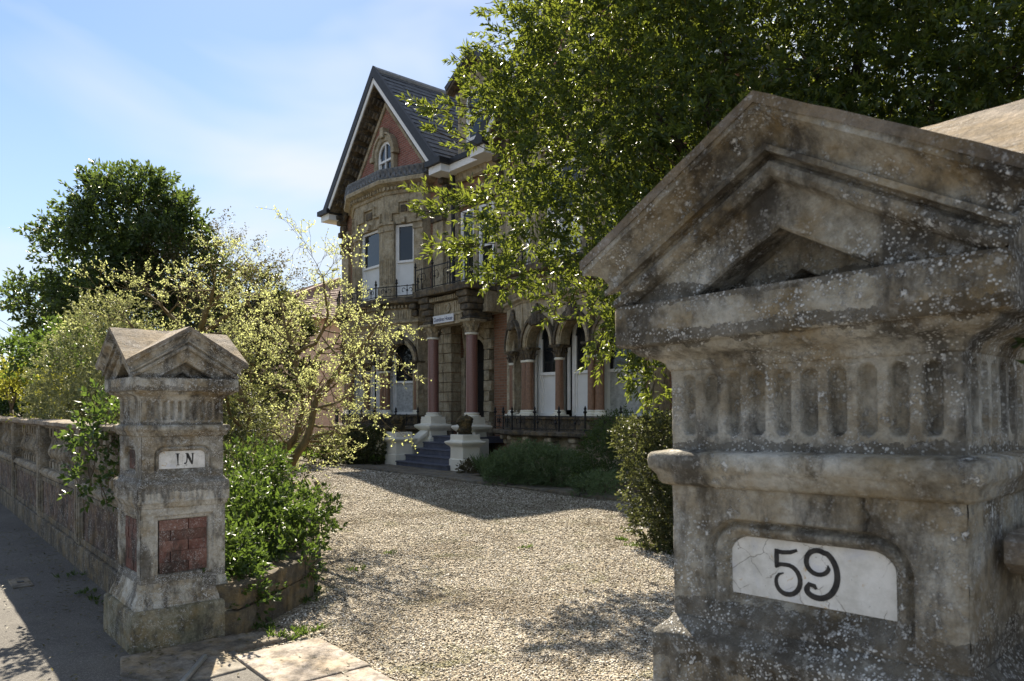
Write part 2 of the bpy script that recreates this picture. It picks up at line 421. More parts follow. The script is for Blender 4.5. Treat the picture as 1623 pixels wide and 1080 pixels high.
def bark_mat(name, c1, c2, green=0.0):
    t = NT(name)
    f = t.noise(9, 6, 0.65, t.pos((2.2, 2.2, 0.6)), 0.5)
    col = t.ramp(f, [(0.3, c1), (0.7, c2)])
    if green: col = t.mix(t.ramp(t.noise(5, 4), [(0.4, 0.0), (0.65, green)]), col, (0.12, 0.11, 0.035))
    return t.done(col, 0.9, t.bump(t.noise(25, 5, 0.65, t.pos((2, 2, 0.5))), 0.6, 0.01), 0.15)
M['bark'] = bark_mat('dark_bark', (0.03, 0.024, 0.017), (0.085, 0.068, 0.048))
M['bark_gold'] = bark_mat('ochre_bark', (0.085, 0.06, 0.03), (0.2, 0.145, 0.07), 0.4)
M['twig'] = simple('twig_bark', (0.075, 0.058, 0.04), (0.15, 0.115, 0.075), 12, 0.85, 0.0)

def leaf_mat(name, c1, c2, c3, trans, tw=0.45, rough=0.42, spec=0.5, edge=None):
    """c1..c3 over a per-leaf value; translucent so that sun from behind shows through"""
    t = NT(name)
    v = t.attr('leafvar')
    col = t.ramp(v, [(0.0, c1), (0.5, c2), (0.93, c3), (1.0, edge or c3)])
    t.done(col, rough, None, spec)
    tr = t.n('ShaderNodeBsdfTranslucent')
    tcol = t.mix(1.0, t.ramp(v, [(0.0, 0.8), (1.0, 1.15)]), (*trans, 1), 'MULTIPLY'); t.l(tcol, tr.inputs['Color'])
    mx = t.n('ShaderNodeMixShader'); mx.inputs[0].default_value = tw
    t.l(t.b.outputs[0], mx.inputs[1]); t.l(tr.outputs[0], mx.inputs[2]); t.l(mx.outputs[0], t.out.inputs['Surface'])
    return t.m
M['bay_leaf'] = leaf_mat('evergreen_leaf', (0.017, 0.038, 0.013), (0.034, 0.064, 0.018), (0.085, 0.115, 0.028), (0.25, 0.3, 0.035), 0.38, 0.42, 0.4, (0.25, 0.12, 0.03))
M['oak_leaf'] = leaf_mat('dark_evergreen_leaf', (0.025, 0.05, 0.016), (0.042, 0.075, 0.024), (0.075, 0.105, 0.03), (0.14, 0.2, 0.035), 0.35, 0.42)
M['bud_leaf'] = leaf_mat('spring_bud_leaf', (0.27, 0.29, 0.11), (0.35, 0.37, 0.16), (0.45, 0.46, 0.24), (0.62, 0.66, 0.25), 0.5, 0.55, 0.3)
M['privet_leaf'] = leaf_mat('glossy_green_leaf', (0.022, 0.046, 0.012), (0.038, 0.072, 0.017), (0.075, 0.118, 0.026), (0.13, 0.2, 0.03), 0.38, 0.42, 0.4)
M['varieg_leaf'] = leaf_mat('cream_edged_leaf', (0.06, 0.085, 0.03), (0.17, 0.18, 0.075), (0.42, 0.4, 0.22), (0.32, 0.34, 0.12), 0.35, 0.45)
M['yellow_leaf'] = leaf_mat('yellow_green_leaf', (0.1, 0.14, 0.025), (0.18, 0.2, 0.03), (0.28, 0.26, 0.05), (0.45, 0.45, 0.06), 0.5, 0.45)
M['hedge_leaf'] = leaf_mat('hedge_leaf', (0.026, 0.036, 0.015), (0.052, 0.062, 0.022), (0.13, 0.125, 0.06), (0.13, 0.145, 0.04), 0.38, 0.45, 0.4)
M['hebe_leaf'] = leaf_mat('soft_green_leaf', (0.08, 0.125, 0.055), (0.115, 0.17, 0.075), (0.16, 0.22, 0.105), (0.16, 0.24, 0.08), 0.35, 0.5)
M['grey_bud'] = leaf_mat('dull_bud_leaf', (0.07, 0.06, 0.03), (0.1, 0.085, 0.04), (0.13, 0.12, 0.06), (0.16, 0.14, 0.05), 0.3, 0.6)
M['grass'] = leaf_mat('grass_blade', (0.05, 0.1, 0.015), (0.09, 0.16, 0.022), (0.15, 0.22, 0.035), (0.25, 0.4, 0.04), 0.4, 0.5)
# ------------------------------------------------------------------ the ground
def asphalt():
    t = NT('worn_asphalt')
    col = t.ramp(t.noise(1.1, 6, 0.65), [(0.3, (0.075, 0.069, 0.062)), (0.7, (0.13, 0.121, 0.108))])
    agg = t.voro(190, out='Color')
    g = t.n('ShaderNodeRGBToBW'); t.l(agg, g.inputs[0])
    col = t.mix(t.ramp(g.outputs[0], [(0.55, 0.0), (0.9, 0.55)]), col, (0.28, 0.265, 0.24))
    col = t.mix(t.ramp(t.noise(5, 5, 0.7), [(0.55, 0.0), (0.75, 0.5)]), col, (0.05, 0.046, 0.042))
    col = t.mix(t.ramp(t.noise(0.8, 4, 0.6), [(0.55, 0.0), (0.7, 0.3)]), col, (0.16, 0.145, 0.115))
    return t.done(col, 0.92, t.bump(t.math('ADD', t.voro(190), t.math('MULTIPLY', t.noise(14, 4), 0.8)), 0.5, 0.006), 0.25)
def gravel_base():
    t = NT('gravel_bed')
    c = t.voro(62, out='Color'); g = t.n('ShaderNodeRGBToBW'); t.l(c, g.inputs[0])
    col = t.ramp(g.outputs[0], [(0.1, (0.09, 0.07, 0.048)), (0.4, (0.25, 0.21, 0.155)), (0.7, (0.39, 0.345, 0.27)), (0.95, (0.58, 0.535, 0.455))])
    col = t.mix(t.ramp(t.noise(0.9, 6, 0.65, None, 0.6), [(0.47, 0.0), (0.66, 0.7)]), col, (0.13, 0.1, 0.06))
    col = t.mix(t.ramp(t.noise(2.2, 5, 0.7, None, 0.5), [(0.54, 0.0), (0.68, 0.6)]), col, (0.13, 0.135, 0.045))
    h = t.math('ADD', t.math('MULTIPLY', t.voro(62), -1.0), t.math('MULTIPLY', t.noise(9, 4), 0.6))
    return t.done(col, 0.93, t.bump(h, 0.9, 0.02), 0.2)
def gravel_stone():
    t = NT('gravel_stone')
    v = t.attr('leafvar')
    col = t.ramp(v, [(0.0, (0.06, 0.047, 0.032)), (0.28, (0.22, 0.185, 0.138)), (0.6, (0.42, 0.375, 0.3)), (0.88, (0.62, 0.575, 0.495)), (1.0, (0.8, 0.77, 0.7))])
    col = t.mix(t.ramp(t.noise(0.9, 6, 0.65, None, 0.6), [(0.48, 0.0), (0.68, 0.6)]), col, (0.15, 0.118, 0.072))
    col = t.mix(t.ramp(t.noise(2.2, 5, 0.7, None, 0.5), [(0.55, 0.0), (0.7, 0.45)]), col, (0.15, 0.15, 0.05))
    return t.done(col, 0.85, None, 0.25)
M['asphalt'] = asphalt(); M['gravel'] = gravel_base(); M['gravel_stone'] = gravel_stone()
M['tar'] = simple('patched_tarmac', (0.035, 0.033, 0.032), (0.06, 0.057, 0.054), 30, 0.9, 0.6)
M['earth'] = simple('bare_earth', (0.05, 0.036, 0.022), (0.11, 0.082, 0.05), 5, 0.95, 0.8)
M['turf'] = simple('turf', (0.055, 0.1, 0.02), (0.1, 0.17, 0.03), 9, 0.95, 0.5)
M['concrete'] = stone_mat('old_concrete', (0.12, 0.105, 0.085), (0.2, 0.18, 0.15), (0.29, 0.265, 0.225), lichen=0.05, soot=0.5, bump=0.5)
M['pale_slab'] = stone_mat('pale_slab_stone', (0.24, 0.205, 0.17), (0.37, 0.325, 0.285), (0.48, 0.43, 0.385), lichen=0.05, soot=0.6, bump=0.4)

def sheet(name, x0, x1, y0, y1, z, m, nx=2, ny=2, amp=0.0, f=1.0, kind='structure', fn=None):
    xs = np.linspace(x0, x1, nx); ys = np.linspace(y0, y1, ny)
    X, Y = np.meshgrid(xs, ys); Z = np.full_like(X, z)
    if amp: Z = Z + amp*pnoise(np.stack([X, Y, 0*X], -1), f, 1.0)
    if fn: Z = fn(X, Y, Z)
    V = np.stack([X, Y, Z], -1).reshape(-1, 3)
    i = np.arange(nx*ny).reshape(ny, nx)
    F = np.stack([i[:-1, :-1], i[:-1, 1:], i[1:, 1:], i[1:, :-1]], -1).reshape(-1, 4)
    o = link_mesh(name, np_mesh(name, V, F), m, None, True)
    return tag(o, kind=kind)
sheet('ground', -900, 900, -900, 900, -0.16, M['earth'])
sheet('pavement', -45, 14, -1.6, 1.74, 0.0, M['asphalt'], 120, 12, 0.006, 2.0)
b = MB(); pp = [(-9.5, 0.02), (-6.9, 0.1), (-6.85, -0.62), (-9.4, -0.7)]; b.add([(x, y, 0.009) for x, y in pp]+[(x, y, -0.02) for x, y in pp], [(0, 3, 2, 1)]+[(i, 4+i, 4+(i+1) % 4, (i+1) % 4) for i in range(4)])
tag(b.build('tarmac_patch', M['tar']), kind='structure')
kb = MB()
o = sheet('road', -45, 14, -9.5, -1.74, -0.13, M['asphalt'], 40, 10, 0.006, 0.8)
kb.box(-45, 14, -1.74, -1.6, -0.14, 0.004); tag(kb.build('kerb', M['paver']), kind='structure')
def drive_z(X, Y, Z): return Z + 0.02*np.sin(X*0.55+1)*np.sin(Y*0.6) + 0.012*pnoise(np.stack([X, Y, 0*X], -1), 1.9, 3)
def drive_h(x, y): return float(drive_z(np.array([x]), np.array([y]), np.array([0.0]))[0]) + 0.006
sheet('driveway', -42, 14, 1.74, 9.72, 0.006, M['gravel'], 240, 60, fn=drive_z)
sheet('garden_soil', -42, 14, 9.72, 40, 0.012, M['earth'], 60, 30, 0.02, 1.2)
lawn = sheet('lawn', -46, -19.6, 10.55, 15.5, 0.06, M['turf'], 60, 12, 0.015, 1.5)

# ------------------------------------------------------------------ scattered gravel stones (nearest part of the drive)
def in_drive(x, y):
    # right of the planter kerb that runs back from the left gate pillar
    kx = np.interp(y, [1.7, 1.95, 2.9, 3.9, 4.9, 5.9, 6.4, 7.2], [-5.1, -5.2, -6.0, -8.0, -10.2, -12.4, -15.5, -26])
    return x > kx + 0.03
def gravel_scatter(n):
    u = rng.random((n*10, 2)); x = -26 + 25.2*u[:, 0]; y = 1.9 + 7.75*u[:, 1]
    dz = -0.765*x + 0.644*y; dx = 0.644*x + 0.765*y; a = dx/dz
    keep = in_drive(x, y) & (dz > 3.4) & (np.abs(a) < 0.75) & (rng.random(len(x)) < np.clip((6.2/dz)**1.5, 0, 1))
    apron = (y < 2.28) & (rng.random(len(x)) < 0.72)
    keep &= ~apron
    x, y = x[keep][:n], y[keep][:n]; m = len(x)
    s = (0.0046 + 0.0075*rng.random(m)**2.2)*(1 + 0.08*np.maximum(0, dz[keep][:n]-5))
    base = np.array([[1,0,0],[0,1,0],[-1,0,0],[0,-1,0],[0.1,0.05,0.75],[0,0,-0.6]], dtype=float)
    V = base[None]*(1+0.5*(rng.random((m, 6, 3))-0.5))
    ang = rng.random(m)*6.283; ca, sa = np.cos(ang), np.sin(ang)
    V[..., 1] *= (0.6+0.4*rng.random(m))[:, None]
    tilt = (rng.random(m)-0.5)*1.4
    ct, st_ = np.cos(tilt), np.sin(tilt)
    y1 = V[..., 1]*ct[:, None]-V[..., 2]*st_[:, None]; z1 = V[..., 1]*st_[:, None]+V[..., 2]*ct[:, None]
    x2 = V[..., 0]*ca[:, None]-y1*sa[:, None]; y2 = V[..., 0]*sa[:, None]+y1*ca[:, None]
    V = np.stack([x2, y2, z1], -1)*s[:, None, None]
    z0 = drive_z(x, y, np.zeros_like(x)) + 0.006 + s*0.28
    V += np.stack([x, y, z0], -1)[:, None, :]
    tri = np.array([[0,1,4],[1,2,4],[2,3,4],[3,0,4],[1,0,5],[2,1,5],[3,2,5],[0,3,5]])
    F = (tri[None] + (np.arange(m)*6)[:, None, None]).reshape(-1, 3)
    me = np_mesh('gravel', V.reshape(-1, 3), F)
    at_ = me.attributes.new('leafvar', 'FLOAT', 'POINT'); at_.data.foreach_set('value', np.repeat(rng.random(m), 6).astype(np.float32))
    o = link_mesh('gravel', me, M['gravel_stone'])
    tag(o, kind='stuff')
gravel_scatter(200000)

# ------------------------------------------------------------------ gate pillars
def face_grid(hw, z0, z1, nx, nz, depth, seed, amp, k):
    """relief face k (0 front -Y, 1 right +X, 2 back, 3 left) of a square shaft; depth(s,z) -> inward depth"""
    r = 0.008
    s = np.linspace(-hw, hw, nx); z = np.linspace(z0, z1, nz)
    S, Z = np.meshgrid(s, z)
    over = np.clip(np.abs(S)-(hw-r), 0, r)/r*(math.pi/4)
    S2 = np.where(np.abs(S) > hw-r, np.sign(S)*(hw-r+r*np.sin(over)), S)
    D = hw - r + r*np.cos(over) - depth(S, Z)
    P = np.stack([S2, -D, Z], -1)
    a = k*math.pi/2
    x = P[..., 0]*math.cos(a)-P[..., 1]*math.sin(a); y = P[..., 0]*math.sin(a)+P[..., 1]*math.cos(a)
    P = np.stack([x, y, Z], -1)
    if amp:
        w = amp*(pnoise(P, 26, seed)*0.6+pnoise(P, 75, seed+3)*0.4)
        edge = 1+1.6*np.exp(-((hw-np.abs(S))/0.02)**2)
        nrm = np.array([math.sin(a), -math.cos(a), 0])
        P = P + (w*edge)[..., None]*nrm
    i = np.arange(nx*nz).reshape(nz, nx)
    F = np.stack([i[:-1, :-1], i[:-1, 1:], i[1:, 1:], i[1:, :-1]], -1).reshape(-1, 4)
    return P.reshape(-1, 3), F
def join_grids(parts):
    Vs, Fs, b = [], [], 0
    for V, F in parts:
        Vs.append(V); Fs.append(F+b); b += len(V)
    return np.concatenate(Vs), np.concatenate(Fs)
def ring_stack(prof, n_side, seed, amp, close=(True, True)):
    """square moulding: prof [(half width, z)], each ring with rounded corners and worn by noise"""
    ringsP = []
    for hw, z in prof:
        r = min(0.007, hw*0.1); pts = []
        for k in range(4):
            a = k*math.pi/2
            loc = [(s, hw) for s in np.linspace(-(hw-r), hw-r, n_side)] + [(hw-r+r*math.sin(math.pi/4), hw-r+r*math.cos(math.pi/4))]
            for s, d in loc:
                x, y = s, -d
                pts.append((x*math.cos(a)-y*math.sin(a), x*math.sin(a)+y*math.cos(a), z))
        ringsP.append(pts)
    P = np.array(ringsP); m, n, _ = P.shape
    if amp:
        w = amp*(pnoise(P, 22, seed)*0.65+pnoise(P, 70, seed+2)*0.35)
        rad = P.copy(); rad[..., 2] = 0; L = np.linalg.norm(rad, axis=-1, keepdims=True)+1e-6
        P = P + (rad/L)*w[..., None]; P[..., 2] += w*0.5
    i = np.arange(m*n).reshape(m, n); j = np.roll(i, -1, 1)
    F = np.stack([i[:-1], j[:-1], j[1:], i[1:]], -1).reshape(-1, 4)
    V = P.reshape(-1, 3)
    extra = []
    if close[0]: V = np.vstack([V, [[0, 0, prof[0][1]]]]); c = len(V)-1; extra += [(c, j[0, q], i[0, q], i[0, q]) for q in range(n)]
    if close[1]: V = np.vstack([V, [[0, 0, prof[-1][1]]]]); c = len(V)-1; extra += [(c, i[-1, q], j[-1, q], j[-1, q]) for q in range(n)]
    return V, F, [(a, b, c) for a, b, c, _ in extra]
def mesh_mixed(name, V, F4, F3):
    me = bpy.data.meshes.new(name)
    me.from_pydata([tuple(v) for v in V], [], [tuple(f) for f in F4.tolist()]+list(F3)); me.update(); return me
def sstep(x, a, b):
    t = np.clip((x-a)/(b-a), 0, 1); return t*t*(3-2*t)
def flutes(n, hwf, za, zb, wf, dep):
    """row of n round-ended grooves"""
    cs = np.linspace(-hwf, hwf, n)
    def fn(S, Z):
        out = np.zeros_like(S)
        for c in cs:
            zc = np.clip(Z, za+wf, zb-wf*0.35)
            d = np.sqrt((S-c)**2+(Z-zc)**2)/wf
            out = np.maximum(out, dep*np.sqrt(np.clip(1-d**2, 0, 1))*np.clip(1.0, 0, 1))
        return out
    return fn
def arch_sdf(S, Z, hx, za, zb, r):
    """signed distance (neg inside) to a panel with rounded upper corners and square foot"""
    cx = np.abs(S)-(hx-r); cz = Z-(zb-r)
    dtop = np.sqrt(np.maximum(cx, 0)**2+np.maximum(cz, 0)**2)+np.minimum(np.maximum(cx, cz), 0)-r
    return np.maximum(dtop, za-Z)
def arch_panel_depth(hx, za, zb, r, dep, mould):
    def fn(S, Z):
        sd = arch_sdf(S, Z, hx, za-0.2, zb, r)
        d1 = dep*0.5*sstep(-sd, 0.0, mould*0.16) + dep*0.5*sstep(-sd, mould*0.72, mould*0.95)
        d1 -= 0.011*np.exp(-((sd+mould*0.48)/(mould*0.22))**2)
        d1 += 0.006*np.exp(-((sd+mould*0.2)/(mould*0.1))**2)
        return d1*sstep(Z, za-0.05, za+0.012)   # weathered sill slope at the foot
    return fn
def rect_panel_depth(hx, za, zb, dep, mould):
    def fn(S, Z):
        sd = np.maximum(np.abs(S)-hx, np.maximum(za-Z, Z-zb))
        return dep*0.35*sstep(-sd, 0, mould*0.25)+dep*0.65*sstep(-sd, mould*0.6, mould)-0.005*np.exp(-((sd+mould*0.42)/(mould*0.16))**2)
    return fn
zero = lambda S, Z: np.zeros_like(S)

def chevrons(parts_v, parts_f, k, n, seed, amp, which):
    """one pediment face: nested raking mouldings; which picks the part"""
    ap, sl, base = 2.185, 0.605, 1.835
    prof = [(0.0, 0.403), (0.012, 0.404), (0.03, 0.402), (0.034, 0.394), (0.042, 0.383), (0.056, 0.371), (0.072, 0.364), (0.084, 0.362), (0.086, 0.37), (0.098, 0.369), (0.100, 0.346), (0.106, 0.345), (0.116, 0.356), (0.128, 0.358), (0.14, 0.352), (0.147, 0.34), (0.149, 0.33),
            (0.156, 0.328), (0.2, 0.327), (0.23, 0.326), (0.236, 0.322), (0.24, 0.25), (0.25, 0.245), (0.285, 0.243), (0.302, 0.24), (0.306, 0.23), (0.309, 0.2), (0.314, 0.195), (0.358, 0.193)]
    rows = []
    for v, d in prof:
        top = ap-v
        se = min(d, max(0.0, (top-base)/sl))
        t = np.linspace(-1, 1, 2*n+1)*se
        rows.append(np.stack([t, np.full_like(t, -d), top-sl*np.abs(t)], -1))
    P = np.array(rows); a = k*math.pi/2
    x = P[..., 0]*math.cos(a)-P[..., 1]*math.sin(a); y = P[..., 0]*math.sin(a)+P[..., 1]*math.cos(a)
    P = np.stack([x, y, P[..., 2]], -1)
    if amp:
        w = amp*(pnoise(P, 24, seed)*0.6+pnoise(P, 80, seed+1)*0.4)
        nrm = np.array([math.sin(a), -math.cos(a), 0.25])
        w2 = w.copy(); w2[:3] *= 1.7
        P = P+w2[..., None]*nrm
    m, nn, _ = P.shape
    i = np.arange(m*nn).reshape(m, nn)
    F = np.stack([i[:-1, 1:], i[:-1, :-1], i[1:, :-1], i[1:, 1:]], -1).reshape(-1, 4)
    return P.reshape(-1, 3), F, P

def gate_pillar(name, loc, rz, label, plate_face, text, res, seed, amp):
    T = thing(name, loc, label, 'gate pillar', 'pair of stone gate pillars', rz)
    side_face = 1 if plate_face == 0 else 0
    T.scale = (1.07, 1.07, 1.0) if plate_face == 0 else (1.045, 0.985, 1.0)
    if plate_face == 0: T.rotation_euler = (0.0, -0.02, rz)
    st, rough = M['stone'], M['stone_rough']
    def put(nm, V, F4, F3=(), m=st, sharp=None, smooth=True, parent=T):
        return link_mesh(nm, mesh_mixed(nm, V, F4, F3), m, parent, smooth, sharp)
    ns = 24
    put('plinth', *ring_stack([(0.365, -0.05), (0.365, 0.02), (0.364, 0.14), (0.363, 0.268), (0.358, 0.28), (0.346, 0.288)], ns, seed, amp*1.6), m=M['stone_base'], sharp=50)
    put('base', *ring_stack([(0.332, 0.286), (0.33, 0.3), (0.318, 0.34), (0.303, 0.375), (0.293, 0.415), (0.288, 0.446)], ns, seed+1, amp*1.3), sharp=60)
    fine = {plate_face: res, side_face: res}
    def relief(nm, hw, z0, z1, fns, m, hres, parent=T):
        gs = []
        for k in range(4):
            q = fine.get(k, 0.03)
            nx = max(12, int(2*hw/q)); nz = max(6, int((z1-z0)/q))
            gs.append(face_grid(hw, z0, z1, nx, nz, fns.get(k, zero), seed+k, amp if k in fine else 0, k))
        V, F = join_grids(gs)
        return link_mesh(nm, np_mesh(nm, V, F), m, parent, True)
    bx, bz0, bz1 = 0.2, 0.462, 0.9
    relief('shaft', 0.286, 0.444, 0.957, {k: rect_panel_depth(bx if k == plate_face else bx, bz0, bz1, 0.05, 0.045) for k in range(4)}, rough, 1)
    # bricks laid in the recessed panels of the shaft
    bm_ = {}; r2 = random.Random(seed)
    def brick_mesh(w):
        hue = r2.randrange(3); key = (round(w, 3), hue)
        if key not in bm_:
            b = MB(); b.box(-w/2, w/2, -0.02, 0.0, -0.0355, 0.0355)
            me = bpy.data.meshes.new('brick'); me.from_pydata(b.v, [], b.f); me.update(); me.materials.append(M['brick_single'+str(hue)]); bm_[key] = me
        return bm_[key]
    r2 = random.Random(seed)
    for k in (plate_face, side_face):
        a = k*math.pi/2
        back = MB(); hx = bx-0.04
        pn = Fr((0.238*math.sin(a), -0.238*math.cos(a)), (math.cos(a), math.sin(a)))
        pts = [pn.p(-hx, 0, bz0+.04), pn.p(hx, 0, bz0+.04), pn.p(hx, 0, bz1-.04), pn.p(-hx, 0, bz1-.04)]
        back.v = pts; back.f = [(0, 1, 2, 3)]
        mb_ = bpy.data.meshes.new('mortar_bed'); mb_.from_pydata(back.v, [], back.f); link_mesh('mortar_bed', mb_, M['mortar'], T)
        z = bz0+0.077; row = 0
        while z < bz1-0.04:
            xs = [(-hx, 0.03), (0.036, hx)] if row % 2 == 0 else [(-hx, -0.09), (-0.084, hx-0.0)]
            for x0, x1 in xs:
                w = x1-x0-0.001
                o = bpy.data.objects.new('brick', brick_mesh(w)); COL.objects.link(o); o.parent = T
                d = 0.006+r2.uniform(-0.003, 0.003)
                c = pn.p((x0+x1)/2, d, z)
                o.location = c; o.rotation_euler = (r2.uniform(-.02, .02), r2.uniform(-.01, .01), a+r2.uniform(-.02, .02))
            z += 0.0725; row += 1
    # fluted band with weathered top
    put('band_cove', *ring_stack([(0.287, 0.95), (0.293, 0.957), (0.297, 0.972), (0.303, 0.986), (0.307, 0.992)], ns, seed+2, amp), sharp=60)
    relief('fluted_band', 0.309, 0.99, 1.112, {k: flutes(15, 0.272, 1.005, 1.085, 0.0085, 0.010) for k in range(4)}, rough, 1)
    put('band_top', *ring_stack([(0.309, 1.11), (0.306, 1.119), (0.298, 1.127), (0.286, 1.138), (0.278, 1.153)], ns, seed+3, amp*1.6), m=rough, sharp=60)
    # the die with its arched name panel
    pd = arch_panel_depth(0.196, 1.212, 1.376, 0.075, 0.042, 0.046)
    sd = arch_panel_depth(0.13, 1.215, 1.365, 0.05, 0.05, 0.035)
    def pd2(S, Z):     # the near pillar has split from the panel head upwards
        path = 0.12+0.0045*np.sin(Z*95+0.6)+0.0018*np.sin(Z*233+1)
        return pd(S, Z)+0.009*np.exp(-((S-path)/(0.0022+0.0015*np.sin(Z*150)**2))**2)*sstep(Z, 1.372, 1.38)
    relief('die', 0.276, 1.148, 1.45, {k: (pd2 if k == plate_face and plate_face == 0 else pd if k == plate_face else zero if plate_face == 0 else sd) for k in range(4)}, rough, 1)
    # painted plate
    a = plate_face*math.pi/2
    fr = Fr((math.sin(a)*0.241, -math.cos(a)*0.241), (math.cos(a), math.sin(a)))
    hx, za, zb, r = 0.158, 1.214, 1.337, 0.045
    poly = [(-hx, za), (hx, za)]
    for q in np.linspace(0, 1, 9): poly.append((hx-r+r*math.cos(q*math.pi/2), zb-r+r*math.sin(q*math.pi/2)))
    for q in np.linspace(0, 1, 9): poly.append((-hx+r-r*math.sin(q*math.pi/2), zb-r+r*math.cos(q*math.pi/2)))
    b = MB(); b.prism(fr, poly, -0.02, 0.0)
    me = bpy.data.meshes.new('name_plate'); me.from_pydata(b.v, [], b.f); me.update()
    plate = link_mesh('name_plate', me, M['plate'], T)
    for nm, strokes in text:
        b = MB(); lift = 0.0012
        for st_ in strokes:
            # stroke: list of (s, z, half width); a ribbon with its own thickness
            pts = st_; n = len(pts); L = []; R2 = []
            for i2, (s, zz, w) in enumerate(pts):
                p0 = pts[max(0, i2-1)]; p1 = pts[min(n-1, i2+1)]
                dx, dz = p1[0]-p0[0], p1[1]-p0[1]; ln = math.hypot(dx, dz) or 1
                L.append((s-dz/ln*w, zz+dx/ln*w)); R2.append((s+dz/ln*w, zz-dx/ln*w))
            b.ring_prism(fr, L, R2, 0.0, lift)
        me = bpy.data.meshes.new(nm); me.from_pydata(b.v, [], b.f); me.update()
        link_mesh(nm, me, M['ink'], plate)
    # bricks in the small arched recess of the side face
    a = side_face*math.pi/2
    pn = Fr((0.226*math.sin(a), -0.226*math.cos(a)), (math.cos(a), math.sin(a)))
    z = 1.245
    for row in range(2 if plate_face == 1 else 0):
        for x0, x1 in ([(-0.095, 0.02), (0.026, 0.095)] if row == 0 else [(-0.095, -0.04), (-0.034, 0.095)]):
            o = bpy.data.objects.new('brick', brick_mesh(x1-x0)); COL.objects.link(o); o.parent = T
            o.location = pn.p((x0+x1)/2, 0.008, z); o.rotation_euler = (0, 0, a)
        z += 0.072
    put('string_moulding', *ring_stack([(0.278, 1.438), (0.29, 1.442), (0.296, 1.449), (0.299, 1.462), (0.307, 1.474), (0.312, 1.479), (0.313, 1.496), (0.311, 1.508), (0.306, 1.513), (0.28, 1.518)], 40, seed+4, amp), sharp=70)
    relief('fluted_frieze', 0.275, 1.512, 1.698, {k: flutes(10, 0.228, 1.55, 1.672, 0.0145, 0.024) for k in range(4)}, rough, 1)
    put('cornice', *ring_stack([(0.276, 1.692), (0.281, 1.7), (0.283, 1.709), (0.292, 1.716), (0.303, 1.722), (0.322, 1.728), (0.333, 1.738), (0.336, 1.748)], 40, seed+5, amp), sharp=70)
    put('lintel', *ring_stack([(0.336, 1.745), (0.352, 1.747), (0.356, 1.752), (0.356, 1.8), (0.356, 1.83), (0.354, 1.838), (0.2, 1.839)], 60, seed+6, amp*1.2), sharp=50)
    for k in range(4):
        V, F, _ = chevrons(None, None, k, 60 if k in fine else 12, seed+7+k, amp if k in fine else 0, 0)
        link_mesh('pediment', np_mesh('pediment', V, F), st, T, True, 32)
    # cross-gabled stone roof, its skin following the same worn edge
    n = 26; Vs, Fs, b0 = [], [], 0
    for k in range(4):
        a = k*math.pi/2
        for sg in (-1, 1):
            # triangle: centre, gable apex, corner -> grid along the gable edge
            for_rows = []
            for q in np.concatenate([[-1, -0.5], np.linspace(0, 1, n-2)]):       # a lip, then 0 at the gable edge (d=.43) .. 1 at the centre
                lip = 0.022 if q == -1 else 0.003 if q == -0.5 else 0.0; q = max(q, 0.0)
                d = 0.4065*(1-q)
                t = np.linspace(0, 1, n)*d
                for_rows.append(np.stack([sg*t, np.full_like(t, -d), 2.188-lip-0.599*t], -1))
            P = np.array(for_rows)
            x = P[..., 0]*math.cos(a)-P[..., 1]*math.sin(a); y = P[..., 0]*math.sin(a)+P[..., 1]*math.cos(a)
            P = np.stack([x, y, P[..., 2]], -1)
            P[..., 2] += amp*1.3*(pnoise(P, 20, seed)*0.5+pnoise(P, 60, seed+5)*0.5)
            i = np.arange(n*n).reshape(n, n)
            F = np.stack([i[:-1, :-1], i[:-1, 1:], i[1:, 1:], i[1:, :-1]], -1).reshape(-1, 4)
            if sg < 0: F = F[:, ::-1]
            Vs.append(P.reshape(-1, 3)); Fs.append(F+b0); b0 += n*n
    link_mesh('roof_slab', np_mesh('roof_slab', np.concatenate(Vs), np.concatenate(Fs)), M['stone_roof'], T, True, 25)
    return T

def arcpts(cx, cz, rx, rz, a0, a1, w0, w1, n=14):
    out = []
    for i in range(n):
        q = i/(n-1); a = math.radians(a0+(a1-a0)*q)
        out.append((cx+rx*math.cos(a), cz+rz*math.sin(a), w0+(w1-w0)*q))
    return out
# figures 5 and 9 as brush strokes (s along the plate, z up)
five = [[(-0.04, 1.3015, 0.0028), (-0.05, 1.2965, 0.004), (-0.0625, 1.2945, 0.0042), (-0.071, 1.2955, 0.004)],
        [(-0.0712, 1.2995, 0.004), (-0.0716, 1.285, 0.0045), (-0.0716, 1.2665, 0.004)],
        [(-0.0735, 1.2655, 0.0015), (-0.066, 1.2725, 0.004)] + arcpts(-0.0555, 1.2465, 0.0195, 0.0265, 95, -95, 0.004, 0.0048, 14) + arcpts(-0.0565, 1.2405, 0.0165, 0.0205, -95, -205, 0.0048, 0.003, 9) + [(-0.068, 1.2545, 0.0025), (-0.061, 1.2575, 0.001)]]
nine = [[(0.016, 1.276, 0.001), (0.017, 1.269, 0.0035)] + arcpts(0.0025, 1.279, 0.0165, 0.0235, -40, -300, 0.004, 0.005, 22) + arcpts(0.002, 1.257, 0.0265, 0.0475, 60, -85, 0.005, 0.0055, 20) + arcpts(0.0025, 1.223, 0.0165, 0.0135, -88, -200, 0.0055, 0.005, 10) + [(-0.0105, 1.234, 0.0045), (-0.003, 1.232, 0.004), (-0.0005, 1.226, 0.0025)]]
five = [[(1.3*(s+0.0545)-0.0385, 1.12*(z-1.261)+1.2745, w*1.02) for s, z, w in k] for k in five]
nine = [[(1.35*(s-0.00725)+0.0265, (z-1.257)*1.0+1.279, w*1.02) for s, z, w in k] for k in nine]
